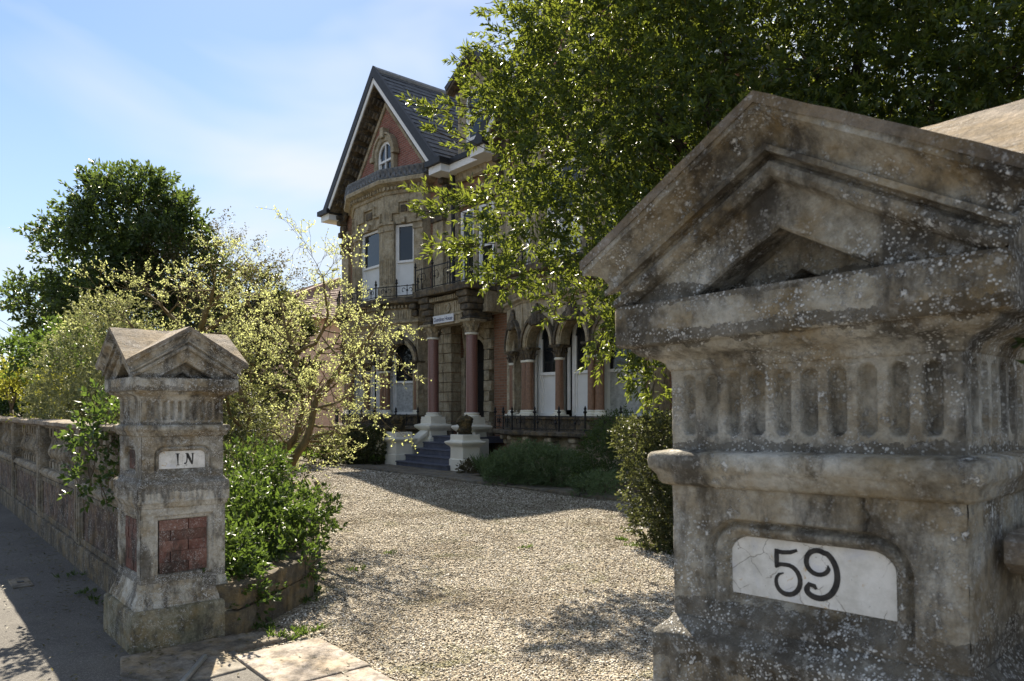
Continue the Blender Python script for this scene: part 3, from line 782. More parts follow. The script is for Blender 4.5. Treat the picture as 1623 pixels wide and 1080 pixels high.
iii = [[(-0.038, 1.304, 0.001), (-0.026, 1.3025, 0.003), (-0.014, 1.304, 0.001)], [(-0.0262, 1.3035, 0.0062), (-0.0255, 1.28, 0.0048), (-0.0245, 1.25, 0.003), (-0.024, 1.235, 0.002)], [(-0.033, 1.233, 0.001), (-0.024, 1.235, 0.0025), (-0.015, 1.233, 0.001)]]
nnn = [[(0.0165, 1.304, 0.001), (0.027, 1.3025, 0.003), (0.034, 1.303, 0.001)], [(0.0265, 1.302, 0.0032), (0.027, 1.27, 0.0028), (0.0245, 1.25, 0.003), (0.017, 1.2405, 0.0035), (0.0105, 1.243, 0.0045)],
       [(0.0275, 1.303, 0.0065), (0.041, 1.272, 0.0068), (0.055, 1.239, 0.0045), (0.0565, 1.234, 0.001)], [(0.0575, 1.236, 0.0015), (0.0585, 1.27, 0.0038), (0.0595, 1.303, 0.004)], [(0.051, 1.304, 0.001), (0.0595, 1.302, 0.0028), (0.0685, 1.304, 0.001)]]

LP = (-5.66, 1.545); RP = (-0.722, 1.645)
gate_pillar('gate_pillar', (RP[0], RP[1], 0), R_(2), 'large close stone gate pillar with the number 59 on a pale painted plate', 0, [('numeral', five), ('numeral', nine)], 0.0036, 3.0, 0.0016)
iii = [[(s*1.2, (z-1.268)*1.12+1.276, w*1.3) for s, z, w in k] for k in iii]; nnn = [[(s*1.2, (z-1.268)*1.12+1.276, w*1.3) for s, z, w in k] for k in nnn]
gate_pillar('gate_pillar', (LP[0], LP[1], -0.02), R_(1), 'small lichened gate pillar with brick panels and a white plate reading IN', 1, [('letter', iii), ('letter', nnn)], 0.0062, 11.0, 0.0022)

# ------------------------------------------------------------------ balustraded boundary walls
bal_me = None
def baluster_mesh():
    b = MB()
    b.box(-0.058, 0.058, -0.058, 0.058, 0.0, 0.085)
    b.lathe((0, 0), [(0.05, 0.085), (0.054, 0.095), (0.04, 0.11), (0.05, 0.13), (0.074, 0.17), (0.08, 0.205), (0.07, 0.25), (0.05, 0.3), (0.038, 0.345), (0.036, 0.365), (0.05, 0.378), (0.05, 0.392), (0.04, 0.4)], 14, False)
    b.box(-0.056, 0.056, -0.056, 0.056, 0.4, 0.51)
    me = bpy.data.meshes.new('baluster'); me.from_pydata(b.v, [], b.f); me.update()
    me.materials.append(M['stone_rail'])
    me.polygons.foreach_set('use_smooth', np.ones(len(me.polygons), dtype=bool)); me.set_sharp_from_angle(angle=R_(40))
    return me
bal_me = baluster_mesh()
def worn(o, amp, f, seed):
    """knock the edges of a finished mesh about a little"""
    me = o.data; n = len(me.vertices); co = np.empty(n*3, dtype=np.float32); me.vertices.foreach_get('co', co)
    P = co.reshape(-1, 3).astype(float)
    D = np.stack([pnoise(P, f, seed), pnoise(P, f, seed+5), pnoise(P, f, seed+9)], -1)*amp
    me.vertices.foreach_set('co', (P+D).astype(np.float32).ravel()); me.update()
def subdivided_box(b, x0, x1, y0, y1, z0, z1, n):
    xs = np.linspace(x0, x1, n+1)
    for i in range(n): pass
    base = len(b.v)
    prof = [(y0, z0+0.02), (y0, z1-0.012), (y0+0.02, z1), ((y0+y1)/2, z1+0.012), (y1-0.02, z1), (y1, z1-0.012), (y1, z0+0.02), (y1-0.03, z0), (y0+0.03, z0)]
    m = len(prof)
    for x in xs:
        for y, z in prof: b.v.append((x, y, z))
    for i in range(n):
        for k in range(m):
            k2 = (k+1) % m
            b.f.append((base+i*m+k, base+i*m+k2, base+(i+1)*m+k2, base+(i+1)*m+k))
    b.f.append(tuple(base+k for k in range(m-1, -1, -1))); b.f.append(tuple(base+n*m+k for k in range(m)))
def boundary_wall(label, x_from, piers, x_to, yc, seed):
    """x_from/x_to ends along the street, piers the x of the pier centres"""
    lo, hi = min(x_from, x_to), max(x_from, x_to)
    T = thing('balustrade_wall', ((lo+hi)/2, yc, 0), label, 'wall', 'balustraded street walls')
    b = MB()
    n = max(2, int((hi-lo)/0.4))
    b.box(lo, hi, yc-0.165, yc+0.165, -0.1, 0.235); o = b.build('plinth', M['stone_wall'], T, bevel=0.012)
    b = MB(); b.box(lo, hi, yc-0.115, yc+0.115, 0.235, 0.755); b.build('lower_wall', M['stone_wall'], T)
    b = MB()
    b.course([(lo, yc), (hi, yc)], [(0.115, 0.752), (0.122, 0.76), (0.135, 0.79), (0.152, 0.8), (0.152, 0.825), (0.12, 0.862), (-0.12, 0.862)])
    b.build('ledge', M['stone_rail'], T)
    b = MB(); b.course([(lo, yc), (hi, yc)], [(0.05, 1.372), (0.09, 1.373), (0.098, 1.385), (0.105, 1.4), (-0.105, 1.4)]); b.build('top_rail', M['stone_rail'], T)
    edges = sorted([lo, hi]+list(piers))
    for x in piers:
        p = MB()
        p.box(x-0.085, x+0.085, yc-0.155, yc+0.13, 0.235, 1.4)
        for sx in (-0.045, 0.045): p.box(x+sx-0.022, x+sx+0.022, yc-0.168, yc-0.15, 0.26, 1.36)
        p.build('pier', M['stone_rail'], T, bevel=0.006)
    r2 = random.Random(seed)
    for i in range(len(edges)-1):
        a, c = edges[i]+0.1, edges[i+1]-0.1
        if c-a < 0.3: continue
        if a > hi-0.2: continue
        # brick panel sunk between plinth and ledge
        p = MB(); p.box(a+0.07, c-0.07, yc-0.1175, yc-0.11, 0.3, 0.7)
        p.build('brick_panel', M['stained_panel'], T)
        fr = Fr((a, yc), (1, 0)); L = c-a
        p = MB()
        for s0, s1, z0, z1 in ((0.0, L, 0.235, 0.3), (0.0, L, 0.7, 0.755), (0.0, 0.07, 0.3, 0.7), (L-0.07, L, 0.3, 0.7)):
            p.fbox(fr, s0, s1, 0.11, 0.134, z0, z1)
        p.build('panel_frame', M['stone_wall'], T, bevel=0.008)
        nb = max(1, int(L/0.235)); step = L/nb
        for j in range(nb):
            o = bpy.data.objects.new('baluster', bal_me); COL.objects.link(o); o.parent = T
            o.location = (a+step*(j+0.5)-(lo+hi)/2, 0, 0.862); o.rotation_euler = (0, 0, r2.uniform(-.05, .05))
        s = MB(); subdivided_box(s, edges[i]+0.004, edges[i+1]-0.004, yc-0.19, yc+0.19, 1.4, 1.468, max(4, int(L/0.08)))
        o = s.build('coping_slab', M['stone_roof'], T, smooth=True, sharp=35); worn(o, 0.006, 9, seed+i)
    return T
boundary_wall('long weathered stone balustrade wall running left along the dark pavement', -6.06, [-8.6, -11.2, -13.8, -16.4, -19.0, -21.6, -24.2], -27.0, 1.6, 4)
boundary_wall('stretch of dark stained wall joining the right side of the number 59 pillar', -0.43, [1.1, 3.4], 5.0, 1.67, 9).location.z = -0.085

# ------------------------------------------------------------------ planter kerb: two courses of stone blocks from the pillar round the planted island
kp = [(-5.2, 1.86), (-5.5, 2.25), (-5.92, 2.76), (-7.0, 3.3), (-8.1, 3.86), (-9.2, 4.36), (-10.3, 4.86), (-11.4, 5.36), (-12.35, 5.72)]
planter = thing('planter_wall', (-6.05, 2.86, 0), 'low dark stone planter wall curving back from the IN pillar', 'planter wall')
def blocks_along(path, T, courses, blen, thick, m, rr):
    P = [Vector((x, y)) for x, y in path]
    segs = []; tot = 0
    for i in range(len(P)-1): segs.append((tot, P[i], P[i+1])); tot += (P[i+1]-P[i]).length
    def pt(s):
        for s0, a, b in reversed(segs):
            if s >= s0-1e-9:
                L = (b-a).length; return a+(b-a)*min(1, (s-s0)/L)
        return P[0]
    for ci, (z0, z1) in enumerate(courses):
        s = 0 if ci == 0 else -blen*0.45
        while s < tot:
            e = min(tot, s+blen*rr.uniform(0.85, 1.15)); s0 = max(0, s)
            if e-s0 > 0.06:
                a, c = pt(s0+0.004), pt(e-0.004)
                d = (c-a).normalized(); nr = Vector((-d.y, d.x))
                j = rr.uniform(-0.006, 0.006)
                o0 = nr*j
                q = [a+o0, c+o0, c+o0+nr*thick, a+o0+nr*thick]
                b = MB(); zz0, zz1 = z0+0.003, z1-0.003+rr.uniform(-0.006, 0.008)
                b.add([(v.x, v.y, zz0) for v in q]+[(v.x, v.y, zz1) for v in q], [(0, 3, 2, 1), (4, 5, 6, 7), (0, 1, 5, 4), (1, 2, 6, 5), (2, 3, 7, 6), (3, 0, 4, 7)])
                b.build('stone', m, T, bevel=0.014)
            s = e
blocks_along(kp[:3], planter, [(-0.05, 0.19), (0.19, 0.36)], 0.62, 0.26, M['kerb_stone'], random.Random(2))
blocks_along(kp[2:], planter, [(-0.05, 0.19), (0.19, 0.36)], 0.7, 0.26, M['kerb_stone'], random.Random(3))
# rounded end of the far stretch
b = MB(); b.lathe((-12.42, 5.52), [(0.36, -0.05), (0.36, 0.3), (0.35, 0.345), (0.32, 0.36)], 24); b.build('round_end', M['kerb_stone'], planter, True, 40)
# soil inside
isl = [(-5.4, 1.95), (-6.2, 2.75), (-8.15, 3.72), (-10.4, 4.75), (-12.45, 5.6), (-14.5, 5.7), (-18, 5.2), (-24, 4.0), (-28, 1.9), (-6.0, 1.9)]
b = MB(); n = len(isl); b.add([(x, y, 0.3) for x, y in isl]+[(x, y, -0.1) for x, y in isl], [tuple(range(n-1, -1, -1))[::-1]]+[(i, n+i, n+(i+1) % n, (i+1) % n) for i in range(n)])
tag(b.build('flower_bed', M['earth']), kind='structure')

# ------------------------------------------------------------------ gateway floor, cover, edging stones
thr = thing('threshold_slabs', (-3.0, 2.07, 0), 'row of pale worn stone slabs across the foot of the gateway', 'paving')
x = -4.78; rr = random.Random(5)
while x < -1.1:
    w = rr.uniform(0.62, 0.8)
    b = MB(); b.box(x+0.006, x+w-0.006, 1.68+rr.uniform(-.01, .01), 2.26+rr.uniform(-.012, .012), -0.06, 0.022+rr.uniform(-.003, .004))
    b.build('slab', M['pale_slab'], thr, bevel=0.008); x += w
b = MB()
pp = [(-5.24, 1.12), (-4.9, 1.05), (-4.62, 1.2), (-4.5, 1.45), (-4.52, 1.675), (-4.93, 1.68), (-4.94, 2.2), (-5.12, 2.15), (-5.25, 1.88)]
n = len(pp); b.add([(x, y, 0.018) for x, y in pp]+[(x, y, -0.05) for x, y in pp], [tuple(range(n))]+[(i, n+i, n+(i+1) % n, (i+1) % n) for i in range(n)])
tag(b.build('concrete_patch', M['concrete'], bevel=0.012), kind='structure')
b = MB(); b.tube([(-4.83, 1.52, 0.035), (-4.52, 1.32, 0.035), (-4.2, 1.1, 0.03)], 0.018, 8)
tag(b.build('drain_pipe', M['steel'], None, True), 'short grey metal bar lying on the ground beside the IN pillar', 'metal bar')
cv = thing('drain_cover', (-8.13, 0.91, 0), 'small pale rectangular cover set in the pavement below the balustrade', 'drain cover')
b = MB(); b.box(-8.35, -7.91, 0.83, 0.99, -0.02, 0.012); b.build('frame', M['concrete'], cv, bevel=0.006)
b = MB(); b.box(-8.16, -8.1, 0.885, 0.935, 0.012, 0.017); b.build('lid', M['iron'], cv)
edg = thing('edging_pavers', (-14, 10.1, 0), 'line of flat stone pavers edging the gravel in front of the house', 'paving')
x = -27.0; rr = random.Random(8)
while x < -6.4:
    w = rr.uniform(0.95, 1.25)
    b = MB(); b.box(x+0.01, x+w-0.01, 9.72+rr.uniform(-.02, .02), 10.42, -0.05, 0.05+rr.uniform(-.006, .006)); b.build('paver', M['paver'], edg, bevel=0.012)
    if -18.9 < x < -14.6:
        b = MB(); b.box(x+0.01, x+w-0.01, 10.44, 11.3, -0.05, 0.048+rr.uniform(-.006, .006)); b.build('paver', M['paver'], edg, bevel=0.012)
    x += w
# ------------------------------------------------------------------ the house
YF = 13.2
CXL, CXR = -22.05, -12.72
H = thing('house', (-17.4, YF, 0), 'large gabled red brick and stone Victorian villa beyond the gravel drive', 'house')

def window(fr, s0, s1, z0, z1, d, parent, arched=0.0, mid=None, lower='blind', frame=0.07, nm='sash_window'):
    """sash window whose frame face stands at depth d of frame fr"""
    b = MB(); zt = z1-arched
    b.fbox(fr, s0, s0+frame, d-0.08, d, z0, zt); b.fbox(fr, s1-frame, s1, d-0.08, d, z0, zt)
    b.fbox(fr, s0+frame, s1-frame, d-0.08, d, z0, z0+frame*1.3)
    c = (s0+s1)/2; hw = (s1-s0)/2
    if arched > 0:
        N = 11
        def arc(rx, rz): return [(c-rx*math.cos(math.pi*i/(N-1)), zt+rz*math.sin(math.pi*i/(N-1))) for i in range(N)]
        b.ring_prism(fr, arc(hw, arched), arc(hw-frame, arched-frame), d-0.08, d)
    else:
        b.fbox(fr, s0+frame, s1-frame, d-0.08, d, z1-frame, z1)
    zm = mid if mid is not None else (z0+z1)/2
    b.fbox(fr, s0+frame, s1-frame, d-0.07, d+0.012, zm-0.035, zm+0.035)
    # stiles of the two sashes, the upper one standing forward
    b.fbox(fr, s0+frame, s0+frame+0.045, d-0.06, d-0.012, zm+0.035, zt-0.01); b.fbox(fr, s1-frame-0.045, s1-frame, d-0.06, d-0.012, zm+0.035, zt-0.01)
    b.fbox(fr, s0+frame, s0+frame+0.045, d-0.075, d-0.04, z0+frame, zm-0.03); b.fbox(fr, s1-frame-0.045, s1-frame, d-0.075, d-0.04, z0+frame, zm-0.03)
    w = b.build(nm, M['white'], parent)
    p = MB()
    poly = [(s0+frame*.6, zm), (s1-frame*.6, zm)]
    if arched > 0:
        poly += [(c+(hw-frame*.6)*math.cos(math.pi*i/10), zt+(arched-frame*.6)*math.sin(math.pi*i/10)) for i in range(11)]
    else: poly += [(s1-frame*.6, z1-frame*.5), (s0+frame*.6, z1-frame*.5)]
    p.prism(fr, poly, d-0.05, d-0.042); p.build('pane', M['glass'], w)
    p = MB(); p.fbox(fr, s0+frame*.6, s1-frame*.6, d-0.068, d-0.06, z0+frame*.6, zm)
    p.build('pane', M['glass'] if lower == 'glass' else M['net'] if lower == 'net' else M['blind'], w)
    return w

# --- main walls
b = MB()
LW0, LW1 = -25.6, -18.95; RW0, RW1 = -15.95, -9.2
for a, c in ((LW0, LW1), (RW0, RW1)):
    b.box(a, c, YF, 26, 0.02, 9.15)
    m_ = (a+c)/2; fr = Fr((0, YF), (1, 0))
    b.prism(fr, [(a+0.02, 9.16), (c-0.02, 9.16), (m_, 9.16+3.55)], -0.3, 0.0)
b.build('brick_wall', M['brick_house'], H)
FR0 = Fr((0, YF), (1, 0))
b = MB(); b.box(-18.94, -15.96, YF+0.75, 26, 0.02, 9.15); b.build('rear_wall', M['brick_house'], H)
# brick skin of the middle bay, open at the porch
b = MB()
b.box(-16.5, -15.96, YF+0.02, YF+0.75, 0.0, 5.2); b.box(-18.94, -18.52, YF+0.02, YF+0.75, 0.0, 5.2)
b.box(-18.94, -15.96, YF+0.1, YF+0.75, 5.2, 9.15)
b.build('porch_wall', M['brick_house'], H)

# --- roofs with real slates
def slate_slope(name, A, B, C_, D, row=0.26, w=0.34, parent=H, m=None, seed=1, limit=6000, noridge=False):
    """A-B eaves, D-C_ ridge; overlapping courses of slates, each with its own tilt, on a boarded slope"""
    A, B, C_, D = map(Vector, (A, B, C_, D)); rr = random.Random(seed)
    L = ((D-A).length+(C_-B).length)/2; nrow = int(L/row)
    nrm = (B-A).cross(D-A).normalized()
    if nrm.z < 0: nrm = -nrm
    base = MB(); base.add([A, B, C_, D]+[q-nrm*0.12 for q in (A, B, C_, D)], [(0, 1, 2, 3), (7, 6, 5, 4), (0, 4, 5, 1), (1, 5, 6, 2), (2, 6, 7, 3), (3, 7, 4, 0)])
    sl = base.build(name, m or M['slate'], parent)
    b = MB()
    for i in range(nrow):
        t0, t1 = i/nrow, min(1.0, (i+1.55)/nrow)
        P0, Q0 = A.lerp(D, t0), B.lerp(C_, t0); P1, Q1 = A.lerp(D, t1), B.lerp(C_, t1)
        W = (Q0-P0).length; ns = max(1, int(W/w)); off = (i % 2)*0.5
        for k in range(-1, ns+1):
            u0, u1 = max(0, (k+off)/ns), min(1, (k+1+off)/ns)
            if u1-u0 < 0.2/ns: continue
            e = 0.004/W
            j = rr.uniform(0.0, 0.012); j2 = rr.uniform(-.012, .012)
            p = [P0.lerp(Q0, u0+e)+nrm*(0.03+j), P0.lerp(Q0, u1-e)+nrm*(0.03+j+j2*.5), P1.lerp(Q1, u1-e)+nrm*0.006, P1.lerp(Q1, u0+e)+nrm*0.006]
            lo = [p[0]-nrm*0.014, p[1]-nrm*0.014]
            b.add(p+lo, [(0, 1, 2, 3), (4, 5, 1, 0)])
    b.build('slate' if m is None else 'tile', m or M['slate'], sl, kind='stuff')
    return sl
RZ, EZ, GY0 = 13.1, 9.08, 12.5
for cx, s in ((CXL-0.05, 5), (CXR+0.05, 6)):
    hw = 3.69
    slate_slope('roof_slope', (cx+hw, GY0, EZ), (cx+hw, 26.4, EZ), (cx, 26.4, RZ), (cx, GY0, RZ), seed=s)
    slate_slope('roof_slope', (cx-hw, 26.4, EZ), (cx-hw, GY0, EZ), (cx, GY0, RZ), (cx, 26.4, RZ), seed=s+10, row=0.5, w=0.6)
    b = MB(); b.tube([(cx, GY0-0.02, RZ+0.03), (cx, 26.4, RZ+0.03)], 0.1, 8); b.build('ridge', M['lead'], H, True)
    # rake boards: black edge board, white board, soffit, brackets
    sl = Vector((hw, 0, RZ-EZ)).normalized()
    fr = Fr((cx, GY0), (1, 0))
    for sg in (-1, 1):
        def q(t, off): # along the rake from apex t metres, off metres inside (perpendicular)
            return (sg*(t*sl.x-off*sl.z), RZ-t*sl.z-off*sl.x)
        Lr = math.hypot(hw, RZ-EZ)+0.05
        def band(o0, o1, d0, d1, nm, m, t0=None):
            a = [q(-o0*0+0, o0), q(Lr, o0), q(Lr, o1), q(0, o1)]
            # mitre at the apex
            a[0] = (0.0 if True else 0, RZ-o0/sl.x); a[3] = (0.0, RZ-o1/sl.x)
            if sg > 0: a = a[::-1]
            bb = MB(); bb.prism(fr, a, d0, d1); bb.build(nm, m, H)
        band(-0.1, 0.16, -0.05, 0.06, 'bargeboard', M['bargeboard'])
        band(0.16, 0.3, -0.05, 0.03, 'white_board', M['white'])
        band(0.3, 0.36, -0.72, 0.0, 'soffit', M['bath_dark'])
        # stone coping band that frames the brick gable, on the wall face
        a0 = [(0, RZ-0.93), (sg*(hw-0.9), RZ-0.93-(hw-0.9)*(RZ-EZ)/hw), (sg*(hw-0.9), RZ-0.93-(hw-0.9)*(RZ-EZ)/hw-0.2), (0, RZ-0.93-0.2)]
        if sg > 0: a0 = a0[::-1]
        bb = MB(); bb.prism(fr, a0, -0.6, -0.44); bb.build('gable_band', M['bath'], H)
        # dark carved cove between band and boards, and paired brackets
        a0 = [(0, RZ-0.5), (sg*(hw-0.15), RZ-0.5-(hw-0.15)*(RZ-EZ)/hw), (sg*(hw-0.5), RZ-0.93-(hw-0.5)*(RZ-EZ)/hw), (0, RZ-0.935)]
        if sg > 0: a0 = a0[::-1]
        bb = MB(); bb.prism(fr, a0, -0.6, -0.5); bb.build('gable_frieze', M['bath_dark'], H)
        nb = 10
        for i in range(nb):
            t = 0.75+i*(Lr-1.1)/nb
            bb = MB()
            for o0, o1, dd in ((0.36, 0.44, 0.4), (0.44, 0.52, 0.27), (0.52, 0.6, 0.17), (0.6, 0.66, 0.08)):
                a = [q(t, o0), q(t+0.24, o0), q(t+0.24, o1), q(t, o1)]
                if sg > 0: a = a[::-1]
                bb.prism(fr, a, -0.52, -0.52+dd)
            bb.build('bracket', M['bath_dark'], H, bevel=0.03)
    # red brick tympanum skin
    bb = MB(); h0 = RZ-1.1; w0 = (h0-9.16)*hw/(RZ-EZ)
    bb.prism(fr, [(-w0, 9.17), (w0, 9.17), (0, h0)], -0.68, -0.5); bb.build('gable_brickwork', M['brick'], H)
    # kneelers: boxed eaves returning at each foot
    for sg in (-1, 1):
        bb = MB(); bb.fbox(fr, sg*hw-0.34 if sg > 0 else sg*hw-0.3, sg*hw+0.3 if sg > 0 else sg*hw+0.34, -0.9, 0.02, EZ-0.36, EZ-0.14); bb.build('boxed_eaves', M['white'], H)
        bb = MB(); bb.fbox(fr, sg*hw-0.4 if sg > 0 else sg*hw-0.4, sg*hw+0.4, -0.95, 0.14, EZ-0.14, EZ+0.03); bb.build('eaves_gutter', M['bargeboard'], H)
        bb = MB(); s_ = sg*(hw-0.32)
        for z0, z1, dd in ((8.75, 8.92, 0.42), (8.55, 8.75, 0.33), (8.3, 8.55, 0.2), (8.1, 8.3, 0.28)): bb.fbox(fr, s_-0.14, s_+0.14, -0.7, -0.7+dd, z0, z1)
        bb.build('bracket', M['bath_dark'], H, bevel=0.04)
    # attic window in an arched stone surround
    fr2 = Fr((cx+0.05, YF-0.2), (1, 0)); N = 11
    def arc(r, zc, k=1.0): return [(-r*math.cos(math.pi*i/(N-1)), zc+k*r*math.sin(math.pi*i/(N-1))) for i in range(N)]
    zc = 10.25
    bb = MB(); bb.ring_prism(fr2, [(-0.66, 9.45)]+arc(0.66, zc, 1.1)+[(0.66, 9.45)], [(-0.47, 9.45)]+arc(0.47, zc, 1.1)+[(0.47, 9.45)], 0.0, 0.17); 
    bb.ring_prism(fr2, arc(0.73, zc, 1.1), arc(0.665, zc, 1.1), 0.0, 0.23)
    bb.fbox(fr2, -0.11, 0.11, 0.0, 0.27, 10.85, 11.2); bb.fbox(fr2, -0.8, -0.6, 0.02, 0.26, 10.18, 10.36); bb.fbox(fr2, 0.6, 0.8, 0.02, 0.26, 10.18, 10.36)
    bb.build('window_surround', M['bath'], H, bevel=0.02)
    w = window(fr2, -0.47, 0.47, 9.45, 10.25+0.517, 0.09, H, arched=0.5, mid=10.1, lower='glass', frame=0.09)
    bb = MB(); bb.fbox(fr2, -0.02, 0.02, 0.03, 0.1, 9.5, 10.8); bb.build('glazing_bar', M['white'], w)

# middle roof between the wings, dormer in front of it
slate_slope('roof_slope', (-18.6, 12.95, EZ), (-16.3, 12.95, EZ), (-16.3, 17.2, 12.9), (-18.6, 17.2, 12.9), seed=21)
b = MB(); b.box(-18.6, -16.2, 12.72, 12.95, EZ-0.13, EZ+0.02); b.build('eaves_gutter', M['bargeboard'], H)
b = MB(); b.box(-18.6, -16.2, 12.78, 13.3, EZ-0.34, EZ-0.135); b.build('boxed_eaves', M['white'], H)
dcx = -17.3
frd = Fr((dcx, 13.25), (1, 0))
b = MB(); b.prism(frd, [(-1.0, 9.3), (1.0, 9.3), (1.0, 11.3), (0, 11.95), (-1.0, 11.3)], -2.5, 0.0); b.build('dormer', M['bath'], H)
b = MB(); b.prism(frd, [(-1.2, 11.42), (-1.2, 11.22), (0, 11.95), (1.2, 11.22), (1.2, 11.42), (0, 12.16)][::1], 0.0, 0.3); b.build('dormer_pediment', M['bath_dark'], H)
slate_slope('dormer_roof', (dcx+1.25, 12.92, 11.42), (dcx+1.25, 16.5, 11.42), (dcx, 16.5, 12.19), (dcx, 12.92, 12.19), seed=31)
slate_slope('dormer_roof', (dcx-1.25, 16.5, 11.42), (dcx-1.25, 12.92, 11.42), (dcx, 12.92, 12.19), (dcx, 16.5, 12.19), seed=32)
window(frd, -0.45, 0.45, 9.6, 11.1, 0.09, H, arched=0.4, lower='glass')
# down pipe and corner pilasters
b = MB(); b.tube([(-18.3, 12.95, 9.1), (-18.3, 13.05, 8.8), (-18.3, 13.08, 5.3)], 0.06, 8); b.build('down_pipe', M['bargeboard'], H, True)
for x0, x1 in ((LW0-0.02, LW0+0.5), (LW1-0.5, LW1+0.04), (RW0-0.04, RW0+0.5), (RW1-0.5, RW1+0.02)):
    b = MB(); b.box(x0, x1, YF-0.1, YF+0.12, 5.3, 8.3); b.build('pilaster', M['bath'], H)
    b = MB(); b.box(x0-0.05, x1+0.05, YF-0.16, YF+0.14, 7.5, 7.62); b.box(x0-0.03, x1+0.03, YF-0.14, YF+0.13, 7.62, 7.8); b.box(x0-0.07, x1+0.07, YF-0.19, YF+0.14, 7.8, 7.9); b.build('pilaster_capital', M['bath_dark'], H)

# --- canted bays
def bay_plan(cx, hf, yf, ang, ln):
    c, s = math.cos(R_(ang))*ln, math.sin(R_(ang))*ln
    return [(cx-hf-c, YF), (cx-hf-c, yf+s), (cx-hf, yf), (cx+hf, yf), (cx+hf+c, yf+s), (cx+hf+c, YF)]
def seg_frames(pts):
    out = []
    for a, c in zip(pts[:-1], pts[1:]):
        out.append((Fr(a, (c[0]-a[0], c[1]-a[1])), math.hypot(c[0]-a[0], c[1]-a[1])))
    return out
def dentils(pts, d0, d1, z0, z1, w, gap, nm, m, ends=(0, 0)):
    b = MB()
    for fr, L in seg_frames(pts):
        n = max(1, int((L+2*d0*0.2)/(w+gap)))
        st = L/n
        for k in range(n): b.fbox(fr, k*st+gap/2, k*st+gap/2+w, d0-0.02, d1, z0, z1)
    return b.build(nm, m, H, kind='stuff')

def column(x, y, z0, z1, r, m, capm, base_h=0.17, cap_h=0.3, neck=True, seed=0):
    c = thing_part('column')
    b = MB(); b.lathe((x, y), [(r*1.02, z0+base_h), (r, z0+base_h+0.1), (r*0.96, z1-cap_h-0.06)], 18, False); col = b.build('column', m, H, True)
    b = MB(); b.sqlathe((x, y), [(r*1.55, z0), (r*1.55, z0+base_h*0.35)]); b.lathe((x, y), [(r*1.5, z0+base_h*.35), (r*1.55, z0+base_h*.5), (r*1.35, z0+base_h*.62), (r*1.2, z0+base_h*.7), (r*1.32, z0+base_h*.8), (r*1.3, z0+base_h*.92), (r*1.05, z0+base_h)], 18)
    b.build('column_base', M['cream'], col, True, 35)
    b = MB(); b.lathe((x, y), [(r*1.0, z1-cap_h-0.065), (r*1.2, z1-cap_h-0.05), (r*1.2, z1-cap_h-0.01), (r*1.0, z1-cap_h)], 18); b.build('neck_ring', M['cream'], col, True, 35)
    # bell capital with two rows of leaves
    b = MB(); b.lathe((x, y), [(r*0.98, z1-cap_h), (r*1.05, z1-cap_h*.6), (r*1.5, z1-cap_h*.22), (r*1.6, z1-cap_h*.2)], 14)
    b.sqlathe((x, y), [(r*1.62, z1-cap_h*.2), (r*1.8, z1-cap_h*.1), (r*1.8, z1)])
    rr = random.Random(seed)
    for row, (zz, rad, hh) in enumerate(((z1-cap_h*.95, r*1.08, cap_h*.45), (z1-cap_h*.6, r*1.2, cap_h*.5))):
        for k in range(8):
            a = (k+0.5*row)*math.pi/4
            ca, sa = math.cos(a), math.sin(a); w = r*0.34
            P = []
            for (rd, dz, ww) in ((rad, 0, w*.8), (rad*1.12, hh*.5, w), (rad*1.35, hh*.9, w*.8), (rad*1.6, hh*.98, w*.5), (rad*1.62, hh*.8, w*.3)):
                for s_ in (-1, 0, 1):
                    P.append((x+ca*(rd+(0.02 if s_ == 0 else 0))-sa*ww*s_, y+sa*(rd+(0.02 if s_ == 0 else 0))+ca*ww*s_, zz+dz+rr.uniform(-.01, .01)))
            f = []
            for i in range(4):
                for j in range(2): f.append((i*3+j, i*3+j+1, (i+1)*3+j+1, (i+1)*3+j))
            b.add(P, f)
    b.build('capital', capm, col, True, 40)
    return col
def thing_part(n): return None

